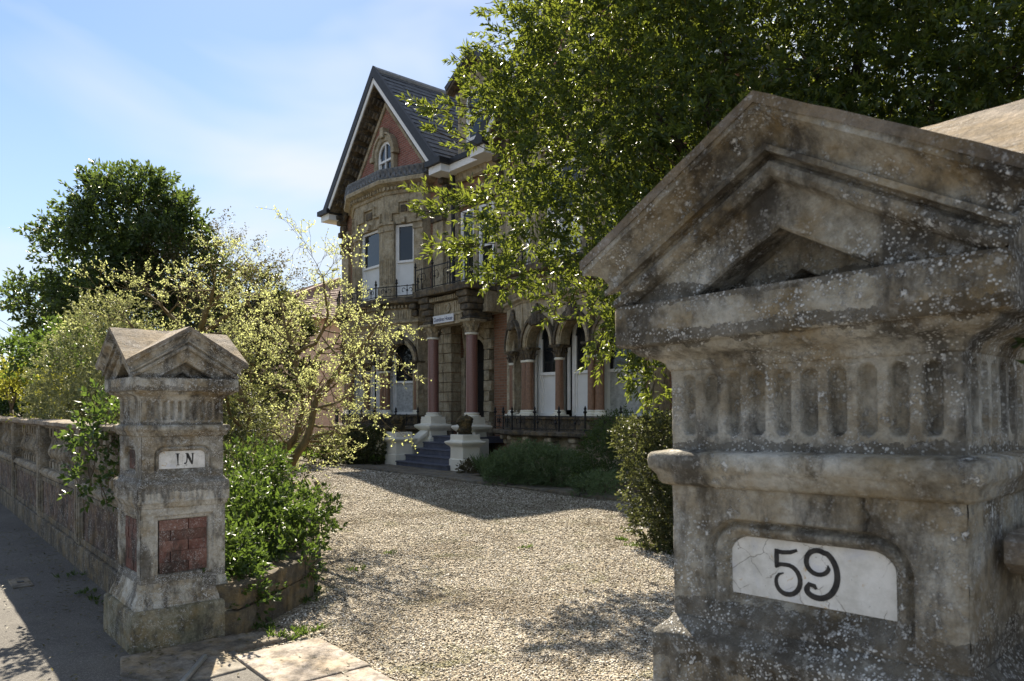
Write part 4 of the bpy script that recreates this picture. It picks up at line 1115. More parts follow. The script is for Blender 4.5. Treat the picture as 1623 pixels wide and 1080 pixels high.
def arcade_arch(fr, s0, s1, zs, zt, d0, d1, r, rise, m, parent, hood=True, seed=0):
    """wall panel s0..s1 from springing zs to zt, with a slightly pointed arched opening of half width r"""
    c = (s0+s1)/2; N = 17
    def arch(rad, up): # two-centred arch
        out = []
        for i in range(N):
            u = -1+2*i/(N-1)
            out.append((c+rad*math.sin(u*math.pi/2), zs+up*math.cos(abs(u)**0.92*math.pi/2)**0.9 if abs(u) < 1 else zs))
        return out
    inner = arch(r, rise)
    outer = []
    for i in range(N):
        s, z = inner[i]
        outer.append((min(max(s, s0), s1), zt))
    b = MB()
    top = [(s0+(s1-s0)*i/(N-1), zt) for i in range(N)]
    b.ring_prism(fr, top, inner, d0, d1)
    # springers left and right of the opening
    if c-r-s0 > 0.01:
        b.add([fr.p(s0, d1, zs), fr.p(c-r, d1, zs), fr.p(c-r, d0, zs), fr.p(s0, d0, zs)], [(0, 3, 2, 1)])
    w = b.build('arcade_wall', M['bath'], parent)
    b = MB(); b.ring_prism(fr, arch(r+0.11, rise+0.12), arch(r+0.001, rise+0.001), d0, d1+0.05); b.ring_prism(fr, arch(r+0.055, rise+0.06), arch(r-0.03, rise-0.03), d0, d1+0.025)
    b.build('arch_moulding', M['cream_stone'], w, bevel=0.015)
    if hood:
        b = MB(); b.ring_prism(fr, arch(r+0.17, rise+0.2), arch(r+0.112, rise+0.122), d0, d1+0.09); b.build('hood_mould', M['bath_dark'], w)
        rr = random.Random(seed); b = MB()
        # carved ogee finial of leaf knobs climbing to a point
        for k in range(7):
            t = k/6.0; zz = zs+rise-0.02+t*0.42; ww = 0.2*(1-t)**0.8+0.035
            for sg in ((-1, 1) if k < 6 else (0,)):
                x, y, _ = fr.p(c+sg*ww*0.7, d1+0.08-0.03*t, 0)
                rad = 0.085*(1-0.5*t)
                b.lathe((x, y), [(0.0, zz-rad), (rad*.75, zz-rad*.5), (rad, zz+0.01), (rad*.6, zz+rad*.7), (0.0, zz+rad)], 7, False, rr.uniform(0, 3))
        x, y, _ = fr.p(c, d1+0.05, 0)
        b.lathe((x, y), [(0.13, zs+rise-0.08), (0.15, zs+rise+0.05), (0.09, zs+rise+0.22), (0.03, zs+rise+0.45)], 8, True)
        b.build('carved_finial', M['bath_dark'], w, True, 60)
    return w
M['cream_stone'] = stone_mat('cream_moulding_stone', (0.3, 0.25, 0.17), (0.42, 0.36, 0.25), (0.52, 0.46, 0.34), lichen=0.0, soot=0.4, bump=0.3, fine=25, ochre=0.5)

def iron_railing(pts, z0, z1, parent, gap=0.17):
    b = MB(); t = 0.012
    for fr, L in seg_frames(pts):
        b.fbox(fr, 0, L, -t, t, z1-0.025, z1); b.fbox(fr, 0, L, -t, t, z0+0.04, z0+0.06)
        n = max(1, round(L/1.0))
        for k in range(n+1):
            s = L*k/n; b.fbox(fr, s-0.016, s+0.016, -0.016, 0.016, z0, z1+0.06)
            # spear finial
            x, y, _ = fr.p(s, 0, 0); b.lathe((x, y), [(0.03, z1+0.06), (0.05, z1+0.09), (0.02, z1+0.13), (0.035, z1+0.16), (0.0, z1+0.24)], 6, False)
        m_ = max(1, int(L/0.55)); h = (z1-z0-0.08)
        for k in range(m_):
            c = L*(k+.5)/m_; w = L/m_*0.42; zc = (z0+z1)/2+0.02
            for sg in (-1, 1):
                pts_ = []
                for i in range(13):       # scroll
                    q = i/12; a = q*4.4+0.4; rad = (0.46-0.3*q)*h*0.75
                    pts_.append(fr.p(c+sg*(w*0.42-rad*math.cos(a)*0.8), 0, zc+rad*math.sin(a)))
                b.tube(pts_, 0.011, 4)
            b.fbox(fr, c-0.009, c+0.009, -0.009, 0.009, z0+0.05, z1+0.02)
            x, y, _ = fr.p(c, 0, 0); b.lathe((x, y), [(0.0, zc-0.05), (0.04, zc), (0.0, zc+0.06)], 6, False)
    return b.build('iron_railing', M['iron'], parent)

def ground_bay(cx, seed):
    pts = bay_plan(cx, 1.2, 12.05, 24, 1.4)
    fs = seg_frames(pts)
    # plinth wall and ledge on corbels
    b = MB(); b.course(pts, [(0.0, 0.0), (0.0, 0.2), (-0.04, 0.24), (-0.04, 0.98), (-0.6, 0.98)]); b.build('bay_plinth', M['bath'], H)
    b = MB(); b.course(pts, [(-0.1, 0.96), (0.3, 0.96), (0.36, 1.0), (0.36, 1.07), (0.3, 1.1), (-0.6, 1.1)]); b.build('bay_ledge', M['bath_dark'], H)
    for fr, L in fs[1:4]:
        for k in range(max(2, int(L/0.75))):
            s = L*(k+.5)/max(2, int(L/0.75)); b = MB()
            b.fbox(fr, s-0.11, s+0.11, -0.04, 0.27, 0.84, 0.955); b.fbox(fr, s-0.1, s+0.1, -0.04, 0.18, 0.72, 0.84); b.fbox(fr, s-0.09, s+0.09, -0.04, 0.09, 0.6, 0.72)
            b.build('corbel', M['bath'], H, bevel=0.035)
    iron_railing(offset_line(pts, 0.28)[1:5], 1.1, 1.46, H)
    # dado below the columns
    b = MB(); b.course(pts, [(0.06, 1.1), (0.06, 1.36), (0.1, 1.38), (0.1, 1.43), (-0.4, 1.43)]); b.build('bay_dado', M['bath_dark'], H)
    zs, zt = 3.15, 4.28
    for i, (fr, L) in enumerate(fs):
        if i == 0 or i == 4:
            b = MB(); b.fbox(fr, 0, L, -0.3, 0.0, 1.43, zt); b.build('bay_return', M['bath'], H); continue
        n = 2 if i == 2 else 1
        for k in range(n):
            s0, s1 = L*k/n, L*(k+1)/n
            r = (s1-s0)/2-0.16
            w = arcade_arch(fr, s0, s1, zs, zt, -0.3, 0.0, r, 0.6, M['bath'], H, True, seed+i*3+k)
            window(fr, s0+0.14, s1-0.14, 1.42, 3.88, -0.42, H, arched=0.5, mid=2.5, lower='net' if (i == 1 or i == 3) else 'blind', frame=0.085)
            # white shutter-box strip in the reveal
            for q0 in (s0+0.1, s1-0.15): b = MB(); b.fbox(fr, q0, q0+0.05, -0.36, -0.3, 1.6, 3.1); b.build('window_reveal', M['white'], H)
    # columns: pairs at the corners, one between the front windows, one at each end
    P = fs[2][0]; L = fs[2][1]
    spots = [P.p(0.13, -0.14, 0), P.p(L/2, -0.14, 0), P.p(L-0.13, -0.14, 0), fs[1][0].p(fs[1][1]-0.14, -0.13, 0), fs[3][0].p(0.14, -0.13, 0), fs[1][0].p(0.12, -0.14, 0), fs[3][0].p(fs[3][1]-0.12, -0.14, 0)]
    for j, q in enumerate(spots): column(q[0], q[1], 1.43, zs, 0.105, M['brown_col'], M['bath_dark'], seed=seed+j)
    # back of the bay: dark room
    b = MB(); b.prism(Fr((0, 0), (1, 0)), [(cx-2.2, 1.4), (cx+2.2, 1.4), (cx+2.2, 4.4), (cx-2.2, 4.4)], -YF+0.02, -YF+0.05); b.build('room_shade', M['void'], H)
    # string course, fluted frieze, dentils, balcony slab
    b = MB(); b.course(pts, [(-0.3, 4.27), (0.03, 4.27), (0.05, 4.31), (0.13, 4.35), (0.14, 4.4), (0.04, 4.42), (0.01, 4.44), (0.01, 4.78), (0.05, 4.81), (-0.3, 4.81)]); b.build('bay_frieze', M['bath'], H)
    dentils(pts, 0.01, 0.035, 4.48, 4.74, 0.05, 0.045, 'fluting', M['bath'])
    dentils(pts, 0.05, 0.14, 4.81, 4.9, 0.07, 0.07, 'dentil', M['cream_stone'])
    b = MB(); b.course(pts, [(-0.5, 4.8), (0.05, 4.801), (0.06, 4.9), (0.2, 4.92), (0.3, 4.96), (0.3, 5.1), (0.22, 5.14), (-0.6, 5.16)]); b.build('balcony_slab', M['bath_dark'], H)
    for fr, L in fs[1:4]:
        for s in ((0.05, L-0.05) if True else ()):
            b = MB(); b.fbox(fr, s-0.12, s+0.12, 0, 0.26, 4.73, 4.91); b.fbox(fr, s-0.11, s+0.11, 0, 0.17, 4.53, 4.73); b.build('corbel', M['bath_dark'], H, bevel=0.04)
ground_bay(CXL, 10); ground_bay(CXR, 40)

def upper_bay(cx, seed):
    pts = bay_plan(cx, 1.02, 12.3, 25, 1.45); fs = seg_frames(pts)
    for i, (fr, L) in enumerate(fs):
        if i in (0, 4):
            b = MB(); b.fbox(fr, 0, L, -0.3, 0, 5.16, 8.55); b.build('bay_return', M['bath'], H); continue
        n = 1
        b = MB(); b.fbox(fr, 0, L, -0.3, -0.02, 5.16, 5.3); b.build('bay_wall', M['bath'], H)
        b = MB(); b.fbox(fr, 0, L, -0.32, -0.01, 7.62, 8.6); b.build('bay_wall', M['bath'], H)
        pw = 0.3
        for k in range(n+1):
            s = L*k/n
            a0, a1 = max(0, s-pw), min(L, s+pw)
            if k == 0: a1 = pw*1.15
            if k == n: a0 = L-pw*1.15
            b = MB(); b.fbox(fr, a0, a1, -0.3, 0.02, 5.16, 7.62); b.build('pier', M['bath'], H)
            b = MB(); b.fbox(fr, a0-0.02*(k > 0), a1+0.02*(k < n), 0.0, 0.07, 5.16, 5.62); b.build('pier_base', M['bath'], H)
            b = MB()
            b.fbox(fr, a0-0.03*(k > 0), a1+0.03*(k < n), -0.05, 0.06, 7.4, 7.46); b.fbox(fr, a0-0.02*(k > 0), a1+0.02*(k < n), -0.05, 0.05, 7.46, 7.6); b.fbox(fr, a0-0.05*(k > 0), a1+0.05*(k < n), -0.05, 0.11, 7.6, 7.68)
            b.build('pier_capital', M['bath'], H)
            b = MB(); m_ = 4; ww = (a1-a0)/(2*m_+1)
            for j in range(m_): b.fbox(fr, a0+ww*(2*j+1), a0+ww*(2*j+2), 0.015, 0.035, 5.7, 6.5)
            b.build('fluting', M['bath'], H)
        for k in range(n):
            s0, s1 = L*k/n+pw, L*(k+1)/n-pw
            if k == 0: s0 = pw*1.15
            if k == n-1: s1 = L-pw*1.15
            window(fr, s0, s1, 5.25, 7.6, -0.1, H, mid=6.4, lower='blind', frame=0.075)
            # stepped panel over each window
            c = (s0+s1)/2; w = (s1-s0)/2
            b = MB()
            b.ring_prism(fr, [(c-w-.12, 7.72), (c-w-.12, 8.02), (c-w*.55, 8.02), (c-w*.55, 8.36), (c+w*.55, 8.36), (c+w*.55, 8.02), (c+w+.12, 8.02), (c+w+.12, 7.72)],
                         [(c-w-.05, 7.72), (c-w-.05, 7.95), (c-w*.45, 7.95), (c-w*.45, 8.29), (c+w*.45, 8.29), (c+w*.45, 7.95), (c+w+.05, 7.95), (c+w+.05, 7.72)], -0.02, 0.06)
            b.build('panel_moulding', M['cream_stone'], H)
            b = MB(); b.fbox(fr, c-w*.3, c+w*.3, -0.02, 0.03, 7.98, 8.2); b.build('carved_panel', M['bath_dark'], H)
            b = MB(); b.fbox(fr, c-0.08, c+0.08, -0.02, 0.1, 7.62, 7.82); b.build('keystone', M['bath'], H, bevel=0.02)
    b = MB(); b.course(pts, [(-0.3, 8.58), (0.03, 8.58), (0.05, 8.62), (0.05, 8.68), (0.1, 8.7), (0.1, 8.8), (0.2, 8.84), (0.3, 8.88), (0.32, 8.98), (0.28, 9.02), (0.2, 9.05), (-0.3, 9.06)]); b.build('bay_cornice', M['bath'], H)
    dentils(pts, 0.05, 0.16, 8.7, 8.8, 0.07, 0.07, 'dentil', M['cream_stone'])
    # leaf cresting on the cornice
    b = MB(); b.course(pts, [(0.0, 9.05), (0.22, 9.06), (0.16, 9.18), (0.24, 9.3), (0.26, 9.36), (0.14, 9.37), (-0.3, 9.4)]); b.build('cresting', M['lead'], H)
    b = MB()
    for fr, L in seg_frames(offset_line(pts, 0.2)):
        n = max(1, int(L/0.19))
        for k in range(n):
            s = L*(k+.5)/n
            b.add([fr.p(s-.08, 0.02, 9.08), fr.p(s+.08, 0.02, 9.08), fr.p(s+.05, 0.0, 9.28), fr.p(s, 0.12, 9.33), fr.p(s-.05, 0.0, 9.28), fr.p(s, 0.07, 9.15)], [(0, 1, 5), (1, 2, 5), (2, 3, 5), (3, 4, 5), (4, 0, 5)])
    b.build('crest_leaf', M['lead'], H, kind='stuff')
    iron_railing(offset_line(bay_plan(cx, 1.2, 12.05, 24, 1.4), 0.22)[1:5], 5.14, 5.5, H)
upper_bay(CXL, 60); upper_bay(CXR, 70)

# --- porch
PY = 12.3
cols = [(-18.24, PY), (-16.34, PY)]
for x, y in cols: column(x, y, 1.33, 4.1, 0.165, M['granite'], M['bath'], base_h=0.2, cap_h=0.36, seed=int(-x*10))
for x, y in cols:
    b = MB()
    b.sqlathe((x, y), [(0.34, 0.0), (0.34, 0.78), (0.3, 0.82), (0.29, 0.98), (0.31, 1.0), (0.4, 1.08), (0.42, 1.14), (0.4, 1.16), (0.27, 1.2), (0.27, 1.33)])
    b.build('pedestal', M['cream'], H, bevel=0.012)
    # tall dark carved console above each capital
    b = MB()
    for z0, z1, w, d in ((4.1, 4.18, 0.24, 0.24), (4.18, 4.36, 0.17, 0.2), (4.36, 4.54, 0.21, 0.27), (4.54, 4.72, 0.23, 0.33), (4.72, 4.9, 0.25, 0.38)): b.box(x-w, x+w, y-d, y+0.6, z0, z1)
    b.build('console', M['bath_dark'], H, bevel=0.06)
b = MB()
b.box(-18.0, -16.58, PY-0.16, PY+0.2, 4.04, 4.28); b.box(-18.0, -16.58, PY-0.19, PY+0.2, 4.285, 4.33); b.build('porch_beam', M['bath'], H)
b = MB(); b.box(-18.02, -16.56, PY-0.12, PY+0.2, 4.335, 4.7); b.build('porch_frieze', M['bath'], H)
b = MB()
for k in range(16):
    s = -17.99+k*0.088
    if abs(s+17.29) < 0.19: continue
    b.box(s, s+0.045, PY-0.145, PY-0.1, 4.38, 4.66)
b.build('fluting', M['bath'], H, kind='stuff')
b = MB(); pt = [(-17.29+0.13*math.cos(i*math.pi/8), 4.52+0.14*math.sin(i*math.pi/8)) for i in range(17)]; pi_ = [(-17.29+0.08*math.cos(i*math.pi/8), 4.52+0.09*math.sin(i*math.pi/8)) for i in range(17)]
b.ring_prism(Fr((0, PY-0.12), (1, 0)), pt[::-1], pi_[::-1], 0.0, 0.05); b.prism(Fr((0, PY-0.12), (1, 0)), pi_[:-1], 0.0, 0.025); b.build('roundel', M['cream_stone'], H)
b = MB()
for k in range(14): b.box(-18.0+k*0.102, -17.945+k*0.102, PY-0.3, PY-0.14, 4.73, 4.84)
b.build('dentil', M['cream_stone'], H, kind='stuff')
b = MB(); b.box(-18.02, -16.56, PY-0.2, PY+0.8, 4.705, 4.9); b.box(-18.68, -15.9, PY-0.45, YF+0.1, 4.905, 5.1); b.build('balcony_slab', M['bath_dark'], H, bevel=0.02)
b = MB(); b.box(-18.94, -15.96, PY+0.25, YF+0.02, 4.33, 4.9); b.build('porch_ceiling', M['bath'], H)
iron_railing([(-18.62, PY-0.38), (-15.96, PY-0.38)], 5.1, 5.75, H)
# quoins: alternate long and short blocks either side of the opening
def quoins(x, sgn, z0, z1, y, parent, wl=0.36, ws=0.24, h=0.3, m='bath'):
    z = z0; k = 0
    while z < z1-0.1:
        w = wl if k % 2 == 0 else ws
        b = MB(); b.box(x, x+sgn*w, y-0.06-0.012*(k % 2 == 0), y+0.3, z+0.008, z+h-0.008); b.build('quoin', M[m], parent, bevel=0.012); z += h; k += 1
quoins(-16.88, 1, 0.95, 4.2, YF+0.0, H); quoins(-18.5, -1, 0.95, 4.2, YF+0.0, H, 0.42, 0.42)
for q0, q1 in ((-16.88, -16.48), (-19.3, -18.5)): b = MB(); b.box(q0, q1, YF-0.05, YF+0.02, 0.0, 0.95); b.build('quoin_base', M['bath_dark'], H)
quoins(-18.925, -1, 0.95, 4.2, YF-0.02, H, 0.34, 0.34)
quoins(-16.44, 1, 5.35, 8.2, YF+0.08, H)
# arched doorway in the recess
b = MB(); frp = Fr((0, YF+0.3), (1, 0)); c = -17.7; N = 13
top = [(-18.5+1.62*i/(N-1), 4.3) for i in range(N)]
inn = [(c-0.6*math.cos(math.pi*i/(N-1)), 3.2+0.66*math.sin(math.pi*i/(N-1))) for i in range(N)]
b.ring_prism(frp, top, inn, -0.3, 0.0); b.fbox(frp, -18.5, c-0.6, -0.3, 0.0, 0.9, 3.2); b.fbox(frp, c+0.6, -16.9, -0.3, 0.0, 0.9, 3.2); b.build('door_surround', M['bath'], H)
b = MB(); i2 = [(c-0.5*math.cos(math.pi*i/(N-1)), 3.2+0.55*math.sin(math.pi*i/(N-1))) for i in range(N)]
b.ring_prism(frp, [(q[0], q[1]) for q in inn], i2, -0.1, 0.05); b.build('door_arch', M['cream_stone'], H)
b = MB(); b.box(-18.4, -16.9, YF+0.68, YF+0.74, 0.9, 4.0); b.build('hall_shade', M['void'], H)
b = MB(); b.fbox(frp, c-0.52, c+0.5, -0.42, -0.36, 0.95, 3.05); door = b.build('front_door', M['door'], H)
b = MB()
for s0, s1, z0, z1 in ((-0.42, -0.06, 1.1, 1.9), (0.06, 0.42, 1.1, 1.9), (-0.42, -0.06, 2.05, 2.95), (0.06, 0.42, 2.05, 2.95)): b.fbox(frp, c+s0, c+s1, -0.37, -0.345, z0, z1)
b.build('door_panel', M['door'], door, bevel=0.01)
b = MB(); b.fbox(frp, c-0.6, c-0.52, -0.42, -0.3, 0.95, 3.2); b.fbox(frp, c+0.2, c+0.6, -0.4, -0.32, 3.06, 3.2); b.build('door_frame', M['white'], H)
# upper middle: window with white frame above the balcony
window(Fr((0, YF+0.1), (1, 0)), -18.1, -17.4, 5.2, 7.6, 0.09, H, mid=6.4, lower='glass')
window(Fr((0, YF+0.1), (1, 0)), -17.2, -16.5, 5.2, 7.6, 0.09, H, mid=6.4, lower='glass')
b = MB(); b.box(-18.4, -16.3, YF-0.02, YF+0.16, 7.75, 8.05); b.box(-18.5, -16.2, YF-0.12, YF+0.16, 8.05, 8.15); b.box(-17.45, -17.25, YF, YF+0.15, 5.3, 7.74); b.build('window_head', M['bath'], H)
for x0, x1 in ((-18.94, -18.25),): 
    b = MB(); b.box(x0, x1, YF+0.02, YF+0.12, 5.3, 8.6); b.build('stone_strip', M['bath'], H)
b = MB(); b.course([(-18.94, YF), (-15.96, YF)], [(0, 8.5), (0.08, 8.55), (0.1, 8.7), (0.25, 8.85), (0.27, 8.95), (0, 8.96)]); b.build('cornice', M['bath'], H)
# wing wall cornice and side string courses
for a, c in ((LW0, CXL-2.6), (CXL+2.6, LW1), (RW0, CXR-2.6), (CXR+2.6, RW1)):
    if c > a:
        b = MB(); b.course([(a, YF), (c, YF)], [(0, 4.28), (0.1, 4.32), (0.12, 4.4), (0.02, 4.43), (0.02, 4.8), (0.12, 4.9), (0.22, 5.0), (0.0, 5.04)]); b.build('string_course', M['bath'], H)

# --- entrance steps
S = thing('entrance_steps', (-17.4, 11.9, 0), 'cream painted entrance balustrade with blue grey steps rising to the porch', 'steps')
xl, xr = -17.98, -15.7
for k in range(5):
    z = 0.17*(k+1); y0 = 10.88+0.3*k
    xr_ = -15.5-0.13*k
    b = MB(); b.box(xl if k else xl-0.02, xr_, y0, y0+(0.34 if k < 4 else 1.5), 0.0 if k == 0 else z-0.17, z-0.035); s = b.build('riser', M['step'], S)
    b = MB(); b.box(xl if k else xl-0.02, xr_, y0-0.035, y0+(0.34 if k < 4 else 1.5), z-0.033, z+0.004); b.build('tread', M['step'], S, bevel=0.012)
for (x, y), nm in (((-18.29, 11.16), 0), ((-15.27, 11.28), 1)):
    b = MB(); b.sqlathe((x, y), [(0.3, 0.0), (0.3, 0.33), (0.275, 0.36), (0.27, 0.62), (0.285, 0.66), (0.36, 0.72), (0.39, 0.76), (0.385, 0.79), (0.29, 0.82), (0.275, 0.84), (0.275, 0.97)])
    b.build('end_pier', M['cream'], S, bevel=0.012)
def ramp_wall(p0, p1, z0, z1, zl0, zl1, w):
    """sloping balustrade wall between pier p0 (low) and pedestal p1 (high)"""
    A, B = Vector(p0), Vector(p1); L = (B-A).length
    fr = Fr(A, (B-A).to_tuple() if False else (B.x-A.x, B.y-A.y))
    b = MB(); b.prism(fr, [(0, 0), (L, 0), (L, z1-0.16), (0, z0-0.16)], -w, w)
    b.prism(fr, [(0, 0.0), (L, 0.0), (L, zl1), (0, zl0)], w, w+0.035); b.prism(fr, [(0, 0.0), (L, 0.0), (L, zl1), (0, zl0)], -w-0.035, -w)
    b.build('ramp_wall', M['cream'], S)
    b = MB(); b.prism(fr, [(0, z0-0.155), (L, z1-0.155), (L, z1), (0, z0)], -w-0.06, w+0.06); b.build('ramp_coping', M['cream'], S, bevel=0.03)
ramp_wall((-18.28, 11.42), (-18.24, 11.99), 0.6, 1.02, 0.2, 0.5, 0.17)
ramp_wall((-15.4, 11.5), (-16.15, 12.0), 0.6, 1.02, 0.2, 0.5, 0.17)
# carved dark stone finials standing on the end piers
def finial(loc, label, seed, sx=1.0, rz=0.0):
    b = MB(); b.box(-0.13, 0.13, -0.13, 0.13, 0.0, 0.05)
    me = bpy.data.meshes.new('base'); me.from_pydata(b.v, [], b.f); me.update()
    T = thing('stone_finial', loc, label, 'stone ornament', 'mossy stone ornaments on the step piers', rz)
    link_mesh('base', me, M['moss_stone'], T)
    bm = bmesh.new(); bmesh.ops.create_icosphere(bm, subdivisions=5, radius=1)
    me = bpy.data.meshes.new('carved_body'); bm.to_mesh(me); bm.free()
    n = len(me.vertices); co = np.empty(n*3, dtype=np.float32); me.vertices.foreach_get('co', co); P = co.reshape(-1, 3).astype(float)
    U = P.copy(); z = U[:, 2]
    rad = np.interp(z, [-1, -0.7, -0.3, 0.15, 0.45, 0.75, 1.0], [0.14, 0.17, 0.155, 0.18, 0.2, 0.15, 0.02])/np.maximum(0.05, np.sqrt(np.maximum(0.0025, 1-z*z)))*1.0
    P[:, 0] = U[:, 0]*rad*0.95*sx; P[:, 1] = U[:, 1]*rad*1.1; P[:, 2] = 0.05+0.23*(z+1)*0.98
    # mane curls and a muzzle lump towards the drive
    P += U*(0.022*pnoise(P, 38, seed))[:, None]*np.clip((z+0.9), 0, 1)[:, None]
    mz = np.exp(-((P[:, 0]/0.07)**2+((P[:, 2]-0.3)/0.06)**2))*(U[:, 1] < 0); P[:, 1] -= 0.09*mz
    ft = np.exp(-((np.abs(P[:, 0])-0.08)/0.04)**2)*np.exp(-((P[:, 2]-0.08)/0.04)**2)*(U[:, 1] < 0); P[:, 1] -= 0.08*ft
    me.vertices.foreach_set('co', P.astype(np.float32).ravel()); me.update()
    link_mesh('carved_body', me, M['moss_stone'], T, True)
finial((-15.27, 11.28, 0.97), 'dark mossy carved stone ornament on the near front pier of the steps', 3)
finial((-18.29, 11.16, 0.97), 'slim dark carved stone ornament on the far end pier of the steps', 8, 0.8)
# name board between the porch columns
sg = thing('house_sign', (-17.4, PY-0.2, 4.21), 'small white name board with dark lettering fixed between the porch columns', 'sign')
frs = Fr((-17.4, PY-0.2), (1, 0))
b = MB(); b.fbox(frs, -0.5, 0.5, 0.0, 0.03, 4.1, 4.32); b.build('board', M['sign_face'], sg)
fc = bpy.data.curves.new('lettering', 'FONT'); fc.body = 'Dundree House'; fc.size = 0.165; fc.align_x = 'CENTER'; fc.extrude = 0.001; fc.space_character = 0.86
fo = bpy.data.objects.new('lettering', fc); COL.objects.link(fo); fo.parent = sg; fo.location = (0, -0.034, -0.035); fo.rotation_euler = (R_(90), 0, 0)
bpy.context.view_layer.update()
lm = bpy.data.meshes.new_from_object(fo); bpy.data.objects.remove(fo)
fo = link_mesh('lettering', lm, M['sign_ink'], sg); fo.location = (0, -0.034, -0.06); fo.rotation_euler = (R_(90), 0, 0)

# ------------------------------------------------------------------ neighbouring house far left, wires
NB = thing('bungalow', (-41, 14, 0), 'pale neighbouring house with hipped brown tiled roof behind the budding trees', 'house')
b = MB(); b.box(-50, -33.4, 13, 24, 0.0, 6.0); b.build('wall', M['render'], NB)
slate_slope('roof_slope', (-51, 12.5, 6.0), (-32.9, 12.5, 6.0), (-36.5, 18.5, 8.6), (-47, 18.5, 8.6), row=0.34, w=0.36, parent=NB, m=M['tile'], seed=3)
slate_slope('roof_slope', (-32.9, 12.5, 6.0), (-32.9, 24.5, 6.0), (-36.5, 18.5, 8.6), (-36.5, 18.5, 8.6), row=0.34, w=0.36, parent=NB, m=M['tile'], seed=4)
b = MB(); b.tube([(-47, 18.5, 8.65), (-36.5, 18.5, 8.65), (-32.9, 12.5, 6.05)], 0.12, 6); b.build('ridge', M['tile'], NB)
for x in (-47, -43, -39, -35.4): window(Fr((0, 13), (1, 0)), x-0.6, x+0.6, 1.0, 2.6, 0.09, NB, lower='glass'); window(Fr((0, 13), (1, 0)), x-0.6, x+0.6, 3.7, 5.1, 0.09, NB, lower='glass')
b = MB(); b.tube([(-25.9, 13.1, 7.0), (-33, 13.5, 6.75), (-46, 14.5, 6.9), (-70, 16, 8)], 0.012, 4); tag(b.build('overhead_wire', M['iron']), 'thin overhead wire running left from the corner of the gabled house', 'wire')
b = MB(); b.tube([(-26.2, 13.0, 6.98), (-25.88, 13.1, 7.0)], 0.04, 6); b.build('wire_bracket', M['iron'], H)
for k, (z0, z1) in enumerate(((8.2, 5.0), (7.4, 4.6), (6.8, 4.2))):
    b = MB(); b.tube([at(-60, 470+k*14, 45), at(20, 520+k*12, 42), at(90, 560+k*10, 40)], 0.015, 4)
    tag(b.build('overhead_wire', M['iron']), ['topmost', 'middle', 'lowest'][k]+' of the three faint wires sloping down at the far left sky', 'wire', 'overhead wires at the left edge')
# ------------------------------------------------------------------ plants
def leaf_mesh(name, C, D, N, L, W, var, m, parent=None, kind=None, curl=0.18):
    """folded four-point leaves: base C, direction D, normal N (all (n,3)), length L, width W, per-leaf value var"""
    n = len(C)
    D = D/np.maximum(1e-6, np.linalg.norm(D, axis=1, keepdims=True))
    S = np.cross(D, N); S /= np.maximum(1e-6, np.linalg.norm(S, axis=1, keepdims=True))
    N2 = np.cross(S, D)
    L = np.broadcast_to(L, (n,))[:, None]; W = np.broadcast_to(W, (n,))[:, None]
    o = np.array(origin(parent)) if parent is not None else np.zeros(3)
    B = C-o
    V = np.stack([B, B+D*L*0.48+S*W*0.5+N2*W*curl, B+D*L-N2*L*0.08, B+D*L*0.48-S*W*0.5+N2*W*curl], 1).reshape(-1, 3)
    i = np.arange(n)*4
    F = np.stack([np.stack([i, i+1, i+2], 1), np.stack([i, i+2, i+3], 1)], 1).reshape(-1, 3)
    me = np_mesh(name, V, F)
    a = me.attributes.new('leafvar', 'FLOAT', 'POINT'); a.data.foreach_set('value', np.repeat(var, 4).astype(np.float32))
    ob = link_mesh(name, me, m, parent, False)
    if kind: ob['kind'] = kind
    return ob
def rand_unit(n):
    v = rng.normal(size=(n, 3)); return v/np.linalg.norm(v, axis=1, keepdims=True)
def blob_points(blobs, n, shell=0.55, rough=0.22, seed=0.0, gap=None, gapf=3.0):
    """points in a union of lumpy ellipsoids, biased to their outer shell; returns positions and outward directions"""
    Ps, Os = [], []
    vol = np.array([(r[0]*r[1]*r[2])**0.72*w for _, r, w in blobs]); vol /= vol.sum()
    for (c, r, w), q in zip(blobs, vol):
        k = max(4, int(n*q)); u = rand_unit(k)
        rad = (shell+(1-shell)*rng.random(k)**0.6) if True else 1
        rad = np.where(rng.random(k) < 0.2, rng.random(k)**0.5*0.9, rad)
        lump = 1+rough*(pnoise(u*2.6+np.array(c), 1.0, seed)+0.55*pnoise(u*6.5+np.array(c), 1.0, seed+4))
        P = u*rad[:, None]*lump[:, None]*np.array(r)+np.array(c)
        Ps.append(P); Os.append(u/np.array(r)*min(r))
    P = np.concatenate(Ps); O = np.concatenate(Os)
    if gap is not None:
        keep = (pnoise(P, gapf, seed+9)+0.5*pnoise(P, gapf*2.6, seed+13)) > gap
        P, O = P[keep], O[keep]
    return P, O/np.maximum(1e-6, np.linalg.norm(O, axis=1, keepdims=True))
